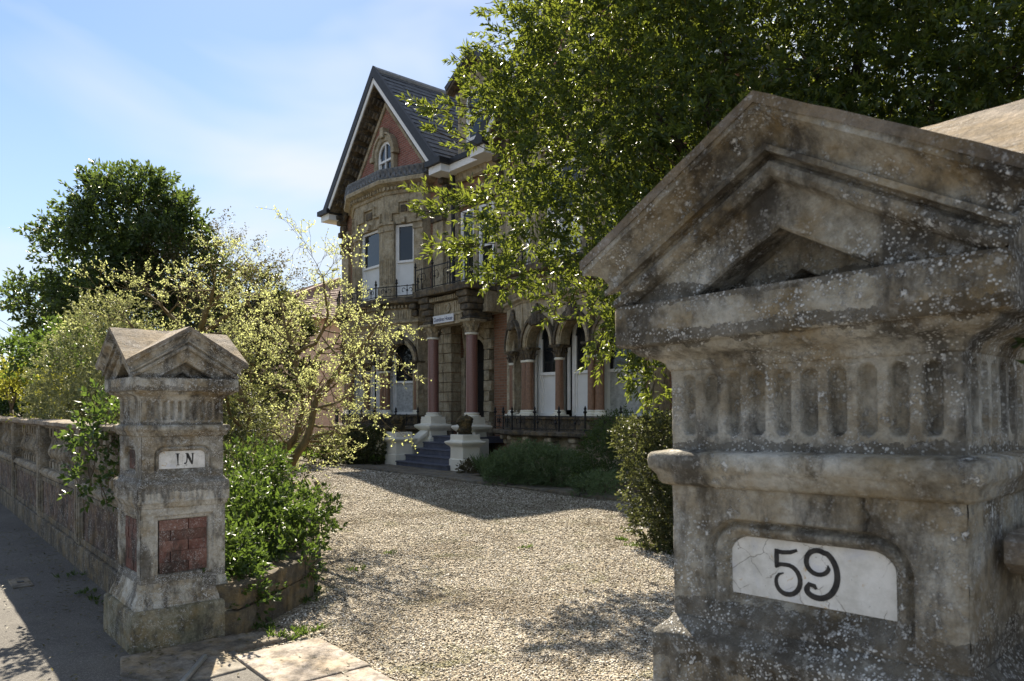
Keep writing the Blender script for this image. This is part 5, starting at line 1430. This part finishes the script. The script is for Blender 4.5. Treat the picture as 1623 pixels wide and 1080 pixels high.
def sprays(P, O, per, spread, L, W, up=0.25, droop=0.0, angle=0.7, lvar=0.3):
    """leafy twigs: at each point a twig along O carrying `per` leaves"""
    n = len(P)
    A = O+rng.normal(size=(n, 3))*0.55+np.array([0, 0, up-droop]); A /= np.linalg.norm(A, axis=1, keepdims=True)
    t = rng.random((n, per))
    C = P[:, None, :]+A[:, None, :]*(t*spread)[..., None]
    side = rng.normal(size=(n, per, 3)); side -= (side*A[:, None, :]).sum(-1, keepdims=True)*A[:, None, :]
    side /= np.maximum(1e-6, np.linalg.norm(side, axis=-1, keepdims=True))
    D = A[:, None, :]*(0.55+0.5*t[..., None])+side*angle; D[..., 2] -= droop*0.5
    N = np.cross(D, rng.normal(size=(n, per, 3)))+np.array([0, 0, 0.6])
    var = np.clip(np.repeat(rng.random(n)[:, None]*0.5, per, 1)+rng.random((n, per))*0.5, 0, 1)
    m = n*per
    Ls = L*(1-lvar/2+lvar*rng.random(m)); Ws = W*(1-lvar/2+lvar*rng.random(m))
    return C.reshape(m, 3), D.reshape(m, 3), N.reshape(m, 3), Ls, Ws, var.reshape(m)
def limb(b, p0, p1, r0, r1, wob=0.12, n=7, sides=7, seed=0, sag=0.0):
    rr = random.Random(seed); p0, p1 = Vector(p0), Vector(p1); L = (p1-p0).length; pts = []
    for i in range(n):
        t = i/(n-1); q = p0.lerp(p1, t)
        if 0 < i < n-1: q = q+Vector((rr.uniform(-1, 1), rr.uniform(-1, 1), rr.uniform(-.6, .6)))*wob*L*0.35
        q.z += sag*math.sin(math.pi*t); pts.append(q)
    b.tube(pts, [r0+(r1-r0)*(i/(n-1)) for i in range(n)], sides); return pts
def V3(v): return (v.x, v.y, v.z)

# --- the big evergreen that overhangs the drive
T = thing('evergreen_tree', (-4.1, 8.2, 0), 'huge glossy evergreen tree overhanging the drive behind the 59 pillar', 'tree')
def bl(px, py, z, rx, ry=None, rz=None, w=1.0):
    c = at(px, py, z); return ((c.x, c.y, c.z), (rx, ry or rx, rz or rx), w)
big = [bl(1270, 60, 10.2, 3.0, 2.6, 2.6, 1.3), bl(1010, 130, 10.2, 1.75, 1.7, 1.6), bl(940, 235, 9.9, 1.15, 1.1, 1.05), bl(935, 30, 10.6, 1.2, 1.2, 1.25), bl(1130, 300, 9.6, 1.7, 1.4, 1.4),
       bl(985, 375, 9.5, 0.95, 0.9, 0.75), bl(965, 455, 9.3, 0.55, 0.6, 0.5), bl(1010, 520, 9.1, 0.42, 0.5, 0.35), bl(850, 345, 9.8, 0.48, 0.5, 0.42), bl(815, 270, 10.0, 0.38, 0.45, 0.4), bl(805, 150, 10.4, 0.4, 0.5, 0.45), bl(765, 150, 10.5, 0.25, 0.3, 0.32, 1.6), bl(775, 330, 9.8, 0.26, 0.3, 0.2, 1.5), bl(770, 395, 9.6, 0.24, 0.3, 0.22, 1.5), bl(800, 440, 9.5, 0.3, 0.3, 0.16, 1.5), bl(860, 420, 9.6, 0.5, 0.5, 0.32), bl(830, 110, 10.6, 0.5, 0.6, 0.65),
       bl(1480, 120, 9.0, 2.1, 1.8, 1.8), bl(1640, 40, 8.8, 2.2, 1.8, 2.0), bl(1360, -130, 10.4, 2.6, 2.3, 1.8), bl(1075, -80, 10.6, 1.8, 1.7, 1.5), bl(1330, 310, 9.6, 1.8, 1.6, 1.3), bl(1600, 300, 9.4, 1.8, 1.5, 1.3),
       bl(1800, 180, 9.5, 2.4, 2.0, 2.4), bl(1040, 580, 9.4, 0.25, 0.3, 0.4)]
P, O = blob_points(big, 18500, 0.5, 0.2, 2.0, gap=-0.75, gapf=2.2)
C, D, N, L, W, var = sprays(P, O, 13, 0.27, 0.1, 0.034, up=0.2, angle=0.75)
# long leafy shoots reaching out on the house side
sh = []
for a, c, n in (((790, 190, 10.2), (640, 168, 10.0), 46), ((780, 325, 9.9), (662, 312, 9.7), 42), ((770, 350, 9.7), (655, 330, 9.6), 18), ((800, 395, 9.6), (682, 392, 9.5), 34), ((810, 420, 9.6), (760, 430, 9.5), 14), ((800, 60, 10.6), (745, 75, 10.6), 18), ((830, 10, 10.7), (770, 18, 10.7), 20),
                ((770, 130, 10.5), (728, 92, 10.6), 14), ((1000, 560, 9.2), (1000, 610, 9.2), 22), ((960, 520, 9.2), (948, 575, 9.2), 24), ((900, 480, 9.4), (868, 490, 9.4), 16), ((1040, 580, 9.4), (1030, 650, 9.5), 22), ((760, 240, 10.1), (690, 205, 10), 18)):
    A_, B_ = at(*a), at(*c)
    for k in range(int(n*0.62)):
        t = random.random(); q = A_.lerp(B_, t**0.8); q += Vector((random.gauss(0, 1), random.gauss(0, 1), random.gauss(0, 1)))*0.09*(1.25-t)
        d = (B_-A_).normalized(); sh.append((V3(q), (d.x, d.y, d.z)))
Ps, Os = np.array([s[0] for s in sh]), np.array([s[1] for s in sh])
C2, D2, N2, L2, W2, var2 = sprays(Ps, Os, 13, 0.22, 0.1, 0.028, up=0.1, angle=0.7)
leaf_mesh('crown', np.concatenate([C, C2]), np.concatenate([D, D2]), np.concatenate([N, N2]), np.concatenate([L, L2]), np.concatenate([W, W2]), np.concatenate([var, var2]), M['bay_leaf'], T)
b = MB()
tb = Vector((-4.1, 8.2, 0))
main = limb(b, tb, tb+Vector((-0.2, 0.1, 2.6)), 0.3, 0.22, 0.08, 8, 12, 3)
for i, (bb, q, wt) in enumerate(big):
    if q[0] > 1.5: limb(b, main[-1] if i % 2 else main[5], Vector(bb)-Vector((0, 0, 0.2)), 0.12, 0.03, 0.14, 8, 7, 30+i, 0.1)
b.build('trunk', M['bark'], T, True, None)
b = MB()
for k in range(0, len(sh), 3):
    q = Vector(sh[k][0]); d = Vector(sh[k][1]); b.tube([q-d*0.25, q, q+d*0.2], [0.006, 0.005, 0.003], 4)
for i in range(240):
    k = random.randrange(len(P)); q = Vector(P[k]); d = Vector(O[k]); b.tube([q-d*0.6+Vector((0, 0, -.1)), q-d*0.2, q+d*0.2], [0.012, 0.009, 0.004], 4)
b.build('twigs', M['bark'], T, kind='stuff')

# --- dark evergreen far left
T = thing('dark_tree', (-26.5, 5.6, 0), 'tall dark evergreen tree standing alone against the sky behind the IN pillar', 'tree')
zt = 24.0
dk = [bl(215, 360, zt, 1.9, 1.8, 1.5), bl(150, 420, zt, 1.9, 1.8, 1.5), bl(270, 420, zt, 1.7, 1.7, 1.6), bl(110, 500, zt, 2.0, 1.7, 1.2), bl(210, 500, zt, 2.3, 2.0, 1.5), bl(230, 305, zt, 0.8, 0.9, 0.7), bl(150, 315, zt, 0.75, 0.8, 0.65), bl(60, 480, zt, 0.9, 0.9, 0.7),
      bl(100, 365, zt, 0.7, 0.8, 0.5), bl(290, 350, zt, 0.75, 0.8, 0.6), bl(55, 535, zt, 0.8, 0.9, 0.5), bl(100, 580, zt, 1.1, 1.1, 0.9), bl(190, 590, zt, 1.6, 1.5, 1.1), bl(285, 530, zt, 1.6, 1.5, 1.4), bl(185, 345, zt, 1.0, 1.0, 0.9)]
P, O = blob_points(dk, 8200, 0.6, 0.3, 5.0, gap=-0.3, gapf=1.6)
C, D, N, L, W, var = sprays(P, O, 9, 0.34, 0.17, 0.075, up=0.3, angle=0.8)
leaf_mesh('crown', C, D, N, L, W, var, M['oak_leaf'], T)
b = MB(); tr = limb(b, (-26.5, 5.6, 0), V3(at(200, 430, zt)), 0.3, 0.16, 0.05, 8, 10, 4)
for i, (c, r, w) in enumerate(dk): limb(b, tr[4 + (i % 4)], c, 0.09, 0.025, 0.12, 7, 6, 60+i)
b.build('trunk', M['bark'], T, True, None)

# --- thin half-bare birch beside it
T = thing('sparse_tree', (-24.5, 7.6, 0), 'thin half bare tree with fine twigs beside the dark evergreen', 'tree')
b = MB(); rr = random.Random(12); tips = []
def grow(b, p, d, L, r, lev, rr, tips, maxlev, bend=0.22, fork=(2, 4), ratio=0.68, up=0.12, sides=None):
    n = 5 if lev < maxlev else 4; pts = [p.copy()]; q = p.copy(); dd = d.normalized()
    for i in range(n-1):
        dd = (dd+Vector((rr.gauss(0, 1), rr.gauss(0, 1), rr.gauss(0, 1)))*bend*0.5+Vector((0, 0, up*0.5))).normalized()
        q = q+dd*(L/(n-1)); pts.append(q.copy())
    rs = [r*(1-0.5*i/(n-1)) for i in range(n)]
    b.tube(pts, rs, sides or (7 if lev <= 1 else 4 if lev < maxlev else 3), cap=False)
    if lev >= maxlev: tips.append((pts, dd.copy())); return
    k = rr.randint(*fork)
    for j in range(k):
        t = rr.uniform(0.4, 1.0) if j else 1.0
        i = min(n-1, int(t*(n-1))); base = pts[i]
        ax = Vector((rr.gauss(0, 1), rr.gauss(0, 1), rr.gauss(0, 1)))
        nd = (dd+ax.normalized()*rr.uniform(0.45, 0.95)).normalized()
        grow(b, base, nd, L*ratio*rr.uniform(0.75, 1.2), max(0.0022, rs[i]*0.62), lev+1, rr, tips, maxlev, bend, fork, ratio, up, sides)
for k in range(5): grow(b, Vector((-24.5, 7.6, 3.2)), Vector((rr.uniform(-.5, .5), rr.uniform(-.5, .5), 1)), 2.1, 0.07, 0, rr, tips, 4, 0.3, (3, 4), 0.66, 0.1)
b.tube([(-24.5, 7.6, 0), (-24.45, 7.6, 1.6), (-24.5, 7.6, 3.3)], [0.16, 0.14, 0.11], 8)
b.build('trunk', M['twig'], T, True, None)
cc = []; dd_ = []
for pts, d in tips:
    for q in pts[1:]:
        for _ in range(3): cc.append(V3(q+Vector((rr.gauss(0, .06), rr.gauss(0, .06), rr.gauss(0, .06))))); dd_.append((rr.gauss(0, 1), rr.gauss(0, 1), rr.gauss(0, 1)))
n = len(cc); leaf_mesh('crown', np.array(cc), np.array(dd_), rand_unit(n), 0.07, 0.045, rng.random(n), M['grey_bud'], T)

# --- spring trees with opening buds on the island
def bud_tree(loc, label, limbs, seed, maxlev=4, bl_=0.029, dens=2, keep=None):
    T = thing('budding_tree', loc, label, 'tree', 'budding trees on the planted island')
    b = MB(); tips = []; rr = random.Random(seed)
    for pts, r0, r1 in limbs:
        P_ = [at(*q) if len(q) == 3 else Vector(q[:3]) for q in pts]
        # smooth by midpoint subdivision
        S_ = []
        for i in range(len(P_)-1):
            S_.append(P_[i]); S_.append((P_[i]+P_[i+1])/2+Vector((rr.gauss(0, 1), rr.gauss(0, 1), rr.gauss(0, 1)))*0.02)
        S_.append(P_[-1]); m = len(S_)
        rs = [r0+(r1-r0)*i/(m-1) for i in range(m)]
        b.tube(S_, rs, 9)
        for i in range(2, m):
            for k in range(2 if i < m-1 else 4):
                if rr.random() < 0.28: continue
                t = (S_[i]-S_[i-1]).normalized()
                ax = Vector((rr.gauss(0, 1), rr.gauss(0, 1), rr.gauss(0, .6)))
                grow(b, S_[i], (t*0.5+ax.normalized()*0.85), 0.4*rr.uniform(.7, 1.3), min(rs[i]*0.6, 0.016), 1, rr, tips, maxlev, 0.42, (2, 4), 0.7, 0.05)
    b.build('trunk', M['bark_gold'], T, True, None)
    C_ = []; D_ = []; r3 = np.random.default_rng(seed)
    for pts, d in tips:
        for i in range(1, len(pts)):
            for k in range(dens):
                t = r3.random(); q = pts[i-1].lerp(pts[i], t)
                C_.append(V3(q)); v = r3.normal(size=3)*0.8+np.array([d.x, d.y, d.z+0.3]); D_.append(v)
    C_ = np.array(C_); D_ = np.array(D_); n = len(C_)
    leaf_mesh('crown', C_, D_, rand_unit(n), bl_*(0.6+0.8*rng.random(n)), bl_*0.55*(0.6+0.8*rng.random(n)), rng.random(n), M['bud_leaf'], T)
    return len(tips), n
zb = 9.6
st1 = at(420, 790, zb)
info = bud_tree((st1.x, st1.y, 0.3), 'spreading spring tree with ochre trunk and yellow green buds beside the drive',
  [([(415, 800, zb), (422, 775, zb), (433, 752, zb)], 0.1, 0.085),
   ([(433, 752, zb), (460, 738, zb-.1), (485, 700, zb-.2), (497, 650, zb-.2), (508, 620, zb-.3), (545, 575, zb-.4), (580, 540, zb-.5), (602, 510, zb-.5)], 0.065, 0.012),
   ([(433, 752, zb), (446, 720, zb+.2), (470, 690, zb+.3), (480, 645, zb+.3), (472, 600, zb+.3), (470, 560, zb+.4), (452, 520, zb+.4), (446, 480, zb+.5)], 0.06, 0.012),
   ([(428, 755, zb), (410, 720, zb+.3), (395, 690, zb+.5), (385, 640, zb+.7), (370, 600, zb+.8), (372, 550, zb+.9)], 0.055, 0.012),
   ([(470, 560, zb+.3), (500, 545, zb-.1), (520, 500, zb-.3), (512, 440, zb-.5)], 0.03, 0.008),
   ([(472, 600, zb+.3), (505, 560, zb+.7), (530, 545, zb+1.0), (560, 500, zb+1.2)], 0.03, 0.008),
   ([(497, 650, zb-.2), (530, 640, zb-.8), (555, 625, zb-1.0)], 0.022, 0.006),
   ([(395, 690, zb+.5), (365, 660, zb+.1), (350, 610, zb-.3), (350, 540, zb-.4)], 0.03, 0.008)], 5)
z2 = 11.2
st2 = at(300, 790, z2)
info2 = bud_tree((st2.x, st2.y, 0.3), 'yellow green budding tree rising behind the cap of the IN pillar',
  [([(300, 800, z2), (302, 700, z2), (305, 600, z2), (315, 530, z2)], 0.11, 0.07),
   ([(315, 530, z2), (328, 490, z2-.1), (338, 460, z2-.2), (342, 430, z2-.2)], 0.05, 0.01),
   ([(310, 560, z2), (280, 510, z2+.2), (255, 485, z2+.4), (235, 465, z2+.5)], 0.05, 0.01),
   ([(305, 600, z2), (260, 560, z2-.3), (220, 535, z2-.5), (195, 500, z2-.6)], 0.045, 0.01),
   ([(315, 530, z2), (360, 500, z2+.3), (390, 480, z2+.5), (405, 465, z2+.7)], 0.045, 0.01),
   ([(305, 590, z2), (345, 560, z2-.4), (380, 560, z2-.7)], 0.035, 0.01)], 9)
print('bud trees', info, info2)

# --- shrubs
def shrub(name, label, cat, blobs, n, per, L, W, m, seed, group=None, shell=0.5, rough=0.25, gap=None, spread=0.16, up=0.4, stems=6, stem_r=0.012, droop=0.0, gapf=5.0, angle=0.75):
    c0 = blobs[0][0]; base = (c0[0], c0[1], 0.0)
    T = thing(name, base, label, cat, group)
    P, O = blob_points(blobs, n, shell, rough, seed, gap, gapf)
    P[:, 2] = np.maximum(P[:, 2], 0.03)
    C, D, N, LL, WW, var = sprays(P, O, per, spread, L, W, up, droop, angle)
    C[:, 2] = np.maximum(C[:, 2], 0.02)
    leaf_mesh('foliage', C, D, N, LL, WW, var, m, T)
    b = MB(); rr = random.Random(int(seed*7))
    for i in range(stems):
        c, r, w = blobs[i % len(blobs)]
        limb(b, (c[0]+rr.uniform(-.2, .2)*r[0], c[1]+rr.uniform(-.2, .2)*r[1], max(0.0, c[2]-r[2]*1.1)), (c[0]+rr.uniform(-.7, .7)*r[0], c[1]+rr.uniform(-.7, .7)*r[1], c[2]+r[2]*rr.uniform(.2, .8)), stem_r, stem_r*.35, 0.12, 6, 5, i)
    b.build('stem', M['twig'], T, True, None, kind='stuff')
    return T
shrub('green_shrub', 'leafy bright green shrub spilling over the planter wall beside the IN pillar', 'shrub',
      [bl(430, 850, 6.7, 0.42, 0.42, 0.3), bl(390, 830, 6.3, 0.36, 0.38, 0.34), bl(470, 820, 7.2, 0.34, 0.38, 0.26), bl(375, 900, 5.75, 0.24, 0.28, 0.24), bl(395, 770, 7.2, 0.4, 0.42, 0.35), bl(430, 893, 6.0, 0.25, 0.28, 0.17), bl(372, 935, 5.45, 0.2, 0.2, 0.2), bl(360, 880, 5.5, 0.16, 0.2, 0.25), bl(420, 915, 5.85, 0.22, 0.22, 0.14), bl(455, 900, 6.15, 0.22, 0.22, 0.1), bl(492, 845, 6.9, 0.14, 0.2, 0.18)],
      2300, 9, 0.052, 0.024, M['privet_leaf'], 3.0, shell=0.45, gap=-0.45, spread=0.16)
shrub('ivy_sprig', 'bright leafy climber scrambling over the balustrade just left of the IN pillar', 'climbing plant',
      [bl(160, 690, 6.35, 0.2, 0.2, 0.2), bl(140, 730, 6.3, 0.13, 0.13, 0.2), bl(170, 770, 6.2, 0.12, 0.14, 0.14), bl(172, 655, 6.5, 0.16, 0.18, 0.14), bl(128, 765, 6.25, 0.09, 0.1, 0.1), bl(158, 650, 6.7, 0.14, 0.14, 0.14)], 130, 7, 0.062, 0.032, M['privet_leaf'], 6.0, shell=0.3, spread=0.2, stems=10, stem_r=0.006)
shrub('variegated_shrub', 'rounded cream variegated shrub rising above the balustrade coping', 'shrub',
      [bl(125, 605, 10.5, 0.62, 0.6, 0.55), bl(165, 560, 11.0, 0.6, 0.6, 0.55), bl(105, 640, 10.2, 0.42, 0.5, 0.3), bl(180, 510, 11.5, 0.5, 0.5, 0.4), bl(145, 660, 9.9, 0.5, 0.5, 0.4), bl(180, 630, 10.2, 0.5, 0.5, 0.5)],
      3000, 9, 0.042, 0.017, M['varieg_leaf'], 8.0, shell=0.6, spread=0.12)
shrub('privet_bush', 'fresh green loose bush between the variegated shrub and the dark tree', 'shrub',
      [bl(90, 555, 12.5, 0.7, 0.6, 0.22), bl(130, 540, 12.0, 0.55, 0.5, 0.22), bl(50, 560, 13, 0.5, 0.5, 0.25), bl(25, 570, 13, 0.5, 0.5, 0.2), bl(145, 560, 11.2, 0.3, 0.4, 0.22)], 330, 8, 0.09, 0.05, M['privet_leaf'], 9.0, shell=0.3, spread=0.25)
for i, (px, lab) in enumerate(((18, 'leftmost small yellow green sapling with pale forked stem above the coping'), (52, 'small yellow green sapling with a thin upright stem, nearest the variegated shrub'))):
    z = 14.0
    T = thing('sapling', V3(at(px, 780, z)), lab, 'sapling', 'saplings beyond the balustrade')
    T.location.z = 0
    bb = [bl(px, 590, z, 0.42, 0.4, 0.25), bl(px+8, 610, z, 0.34, 0.35, 0.25), bl(px-8, 618, z, 0.3, 0.3, 0.18)]
    P, O = blob_points(bb, 330, 0.3, 0.3, 4.0+i, gap=-0.5, gapf=5)
    leaf_mesh('crown', *sprays(P, O, 8, 0.16, 0.055, 0.024, up=0.6)[:6], M['yellow_leaf'], T)
    b = MB(); c = T.location
    top = at(px, 650, z)
    limb(b, V3(c), V3(top), 0.035, 0.03, 0.04, 6, 7, i)
    for k in range(4): limb(b, V3(top), V3(at(px-14+k*9, 600, z)), 0.022, 0.008, 0.1, 6, 6, i*5+k)
    b.build('trunk', M['twig'], T, True, None)
shrub('yellow_shrub', 'low yellow green shrub with bronze shoots against the balustrade coping', 'shrub',
      [bl(72, 645, 11.5, 0.3, 0.3, 0.22), bl(85, 618, 12, 0.32, 0.3, 0.28), bl(60, 655, 11.2, 0.3, 0.3, 0.1), bl(100, 610, 12.4, 0.25, 0.3, 0.2)], 300, 8, 0.05, 0.022, M['yellow_leaf'], 12.0, shell=0.3)
shrub('dark_hedge', 'deep green hedge running behind the balustrade at the far left', 'hedge',
      [bl(-60, 640, 19, 1.6, 0.9, 0.9), bl(0, 640, 18.5, 1.2, 0.9, 0.85), bl(60, 640, 18, 1.2, 0.9, 0.8), bl(120, 640, 17.5, 1.2, 0.9, 0.9), bl(200, 640, 17, 1.3, 0.9, 0.9), bl(-130, 640, 20, 1.6, 1, 0.9)], 3000, 8, 0.12, 0.06, M['oak_leaf'], 14.0, shell=0.6, spread=0.2)
shrub('backing_shrub', 'dark green mass of shrubs filling the island behind the budding trees', 'shrub',
      [bl(400, 470, 24, 1.2, 1.1, 0.9), bl(440, 520, 24, 1.3, 1.2, 1.0), bl(350, 540, 22, 1.4, 1.2, 1.1), bl(380, 620, 20, 1.5, 1.2, 1.0), bl(440, 600, 23, 1.2, 1.2, 0.9), bl(300, 630, 20, 1.5, 1.2, 1.2), bl(250, 600, 19, 1.3, 1.2, 1.1)], 4200, 8, 0.13, 0.065, M['hedge_leaf'], 15.0, shell=0.6, spread=0.22)
shrub('island_shrub', 'low mixed green planting under the budding trees behind the planter wall', 'shrub',
      [bl(370, 730, 9.0, 0.6, 0.6, 0.4), bl(400, 700, 10.5, 0.6, 0.6, 0.35), bl(350, 760, 8.2, 0.45, 0.5, 0.35), bl(440, 770, 9.0, 0.3, 0.35, 0.14), bl(380, 660, 11, 0.6, 0.6, 0.5), bl(340, 690, 9.5, 0.5, 0.5, 0.5)], 1500, 8, 0.05, 0.024, M['hedge_leaf'], 16.0, shell=0.4, gap=-0.4)
shrub('round_hedge', 'rounded brown green hedge with pale new growth in front of the left bay', 'hedge',
      [bl(550, 712, 21.5, 0.85, 0.8, 0.52), bl(515, 712, 22, 0.6, 0.7, 0.45), bl(585, 708, 21.3, 0.6, 0.7, 0.55)], 2600, 8, 0.055, 0.03, M['hedge_leaf'], 17.0, shell=0.75, rough=0.1, spread=0.1)
shrub('hebe_shrub', 'spreading soft green shrub below the ledge of the right bay window', 'shrub',
      [bl(840, 735, 15.6, 0.75, 0.7, 0.42), bl(880, 742, 15.2, 0.6, 0.6, 0.4), bl(800, 745, 15.8, 0.5, 0.55, 0.36), bl(915, 752, 14.8, 0.4, 0.4, 0.28)], 3000, 8, 0.06, 0.016, M['hebe_leaf'], 18.0, shell=0.6, spread=0.14, up=0.6)
shrub('dark_shrub', 'taller dark green shrub between the soft shrub and the clipped hedge', 'shrub',
      [bl(955, 725, 14.2, 0.42, 0.5, 0.55), bl(975, 690, 14.0, 0.4, 0.5, 0.4), bl(950, 760, 14, 0.4, 0.4, 0.3)], 1300, 8, 0.05, 0.02, M['oak_leaf'], 19.0, shell=0.6)
shrub('low_shrub', 'low feathery green plant on the ground beside the clipped hedge', 'shrub', [bl(955, 768, 13.2, 0.35, 0.35, 0.14), bl(925, 770, 13.6, 0.25, 0.3, 0.1)], 330, 8, 0.06, 0.014, M['hebe_leaf'], 20.0, shell=0.3, up=0.8)
shrub('clipped_hedge', 'tall clipped leafy hedge at the right edge of the gravel beside the 59 pillar', 'hedge',
      [bl(1036, 705, 8.9, 0.34, 0.5, 0.32), bl(1044, 770, 8.7, 0.32, 0.5, 0.4), bl(1054, 830, 8.5, 0.3, 0.45, 0.32), bl(1074, 700, 8.9, 0.4, 0.5, 0.35), bl(1089, 780, 8.7, 0.42, 0.55, 0.5), bl(1014, 690, 8.9, 0.18, 0.4, 0.2), bl(1104, 850, 8.4, 0.4, 0.5, 0.35), bl(1124, 720, 8.9, 0.45, 0.55, 0.5), bl(1164, 760, 8.9, 0.5, 0.6, 0.6), bl(1059, 868, 8.3, 0.25, 0.3, 0.1)],
      4600, 8, 0.046, 0.022, M['hedge_leaf'], 21.0, shell=0.78, rough=0.12, spread=0.1)
shrub('red_shrub', 'small dark reddish bush at the foot of the near step pier', 'shrub', [bl(742, 744, 18.1, 0.2, 0.2, 0.14)], 150, 8, 0.05, 0.025, M['grey_bud'], 22.0, shell=0.6)
# strap-leaved plant beside the steps
T = thing('iris_clump', V3(at(783, 752, 17.6)), 'clump of strap leaved green plants beside the near step pier', 'plant'); T.location.z = 0
n = 260; c = at(783, 752, 17.6); ang = rng.random(n)*6.283; rad = 0.32*np.sqrt(rng.random(n))
C = np.stack([c.x+rad*np.cos(ang), c.y+rad*np.sin(ang), np.full(n, 0.03)], 1)
D = np.stack([np.cos(ang)*0.6, np.sin(ang)*0.6, 0.8+rng.random(n)*0.6], 1)
leaf_mesh('leaves', C, D, rand_unit(n), 0.38+0.25*rng.random(n), 0.03, rng.random(n), M['hebe_leaf'], T)
# lawn grass, stray weeds
n = 26000; x = -46+26.2*rng.random(n)**0.5; y = 10.6+3.2*rng.random(n)
C = np.stack([x, y, np.full(n, 0.05)], 1); D = np.stack([rng.normal(size=n)*0.35, rng.normal(size=n)*0.35, np.ones(n)], 1)
leaf_mesh('lawn_grass', C, D, rand_unit(n), 0.09+0.05*rng.random(n), 0.02, rng.random(n), M['grass'], None, 'stuff')
tw = []
for px, py, k in ((500, 940, 14), (490, 955, 10), (478, 1005, 16), (455, 1012, 10), (420, 1000, 10), (512, 850, 8), (495, 800, 8), (985, 858, 12), (1010, 868, 12), (565, 905, 5), (620, 880, 4), (830, 870, 4), (155, 955, 7), (120, 915, 5), (140, 942, 5), (60, 835, 5)):
    d = 1168*1.6/(py-650); c = at(px, py, d)
    for j in range(k): tw.append((c.x+rng.normal()*0.05, c.y+rng.normal()*0.05, 0.012))
C = np.array(tw); C = np.repeat(C, 7, 0); n = len(C); C[:, :2] += rng.normal(size=(n, 2))*0.012
D = np.stack([rng.normal(size=n)*0.8, rng.normal(size=n)*0.8, 0.5+rng.random(n)], 1)
leaf_mesh('weeds', C, D, rand_unit(n), 0.03+0.04*rng.random(n), 0.014, rng.random(n), M['privet_leaf'], None, 'stuff')
# dead leaves and grit swept along the foot of the wall
n = 420; x = -12+7.2*rng.random(n); y = 0.5+0.9*rng.random(n)**0.5
x2 = -5.3+4.0*rng.random(260); y2 = 1.0+1.6*rng.random(260); x3 = -7.0+6.2*rng.random(420); y3 = 2.3+5.0*rng.random(420); k3 = (x3+0.55*y3) > -5.2+rng.normal(size=420)*0.9; x3, y3 = x3[k3], y3[k3]
x = np.concatenate([x, x2, x3]); y = np.concatenate([y, y2, y3]); n = len(x)
C = np.stack([x, y, np.where(y > 2.3, drive_z(x, y, np.zeros(n))+0.022, 0.026)], 1); D = np.stack([rng.normal(size=n), rng.normal(size=n), rng.normal(size=n)*0.12], 1)
leaf_mesh('fallen_leaves', C, D, np.tile([0.1, 0.1, 1.0], (n, 1)), 0.03+0.02*rng.random(n), 0.016, rng.random(n), M['grey_bud'], None, 'stuff')
# ivy hanging on the 59 pillar: a few large leaves, each its own
T = thing('ivy', (-0.40, 1.29, 1.72), 'spray of large ivy leaves hanging at the right corner of the 59 pillar', 'climbing plant')
def ivy_leaf():
    half = [(0, 0), (0.32, -0.12), (0.5, 0.12), (0.34, 0.34), (0.46, 0.62), (0.2, 0.62), (0, 1.0)]
    pts = half+[(-x, y) for x, y in half[-2:0:-1]]
    vs = [(0, 0.3, 0)]+[(x, y, 0.09*abs(x)*2-0.12*y*y) for x, y in pts]; n = len(pts)
    me = bpy.data.meshes.new('leaf'); me.from_pydata(vs, [], [(0, 1+i, 1+(i+1) % n) for i in range(n)]); me.update()
    a = me.attributes.new('leafvar', 'FLOAT', 'POINT'); a.data.foreach_set('value', np.full(len(vs), 0.35, dtype=np.float32)); me.materials.append(M['privet_leaf']); return me
iv = ivy_leaf(); rr = random.Random(4)
b = MB(); st_ = [at(1640, 470, 1.36), at(1600, 500, 1.34), at(1580, 520, 1.34)]; b.tube(st_, 0.0022, 5); st3 = [at(1640, 490, 1.36), at(1625, 540, 1.34), at(1605, 560, 1.33)]; b.tube(st3, 0.002, 5); b.build('stem', M['twig'], T, True, None)
for px, py, s in ((1572, 512, .02), (1583, 492, .012), (1598, 510, .036), (1612, 525, .045), (1630, 508, .05), (1600, 535, .035), (1622, 550, .045), (1640, 540, .05), (1610, 498, .028), (1612, 572, .028)):
    o = bpy.data.objects.new('leaf', iv); COL.objects.link(o); o.parent = T
    o.location = at(px, py, 1.335+rr.uniform(-.02, .02))-T.location; o.scale = (s, s, s)
    o.rotation_euler = (R_(90+rr.uniform(-25, 35)+90), rr.uniform(-.5, .5), rr.uniform(-.2, 1.0))
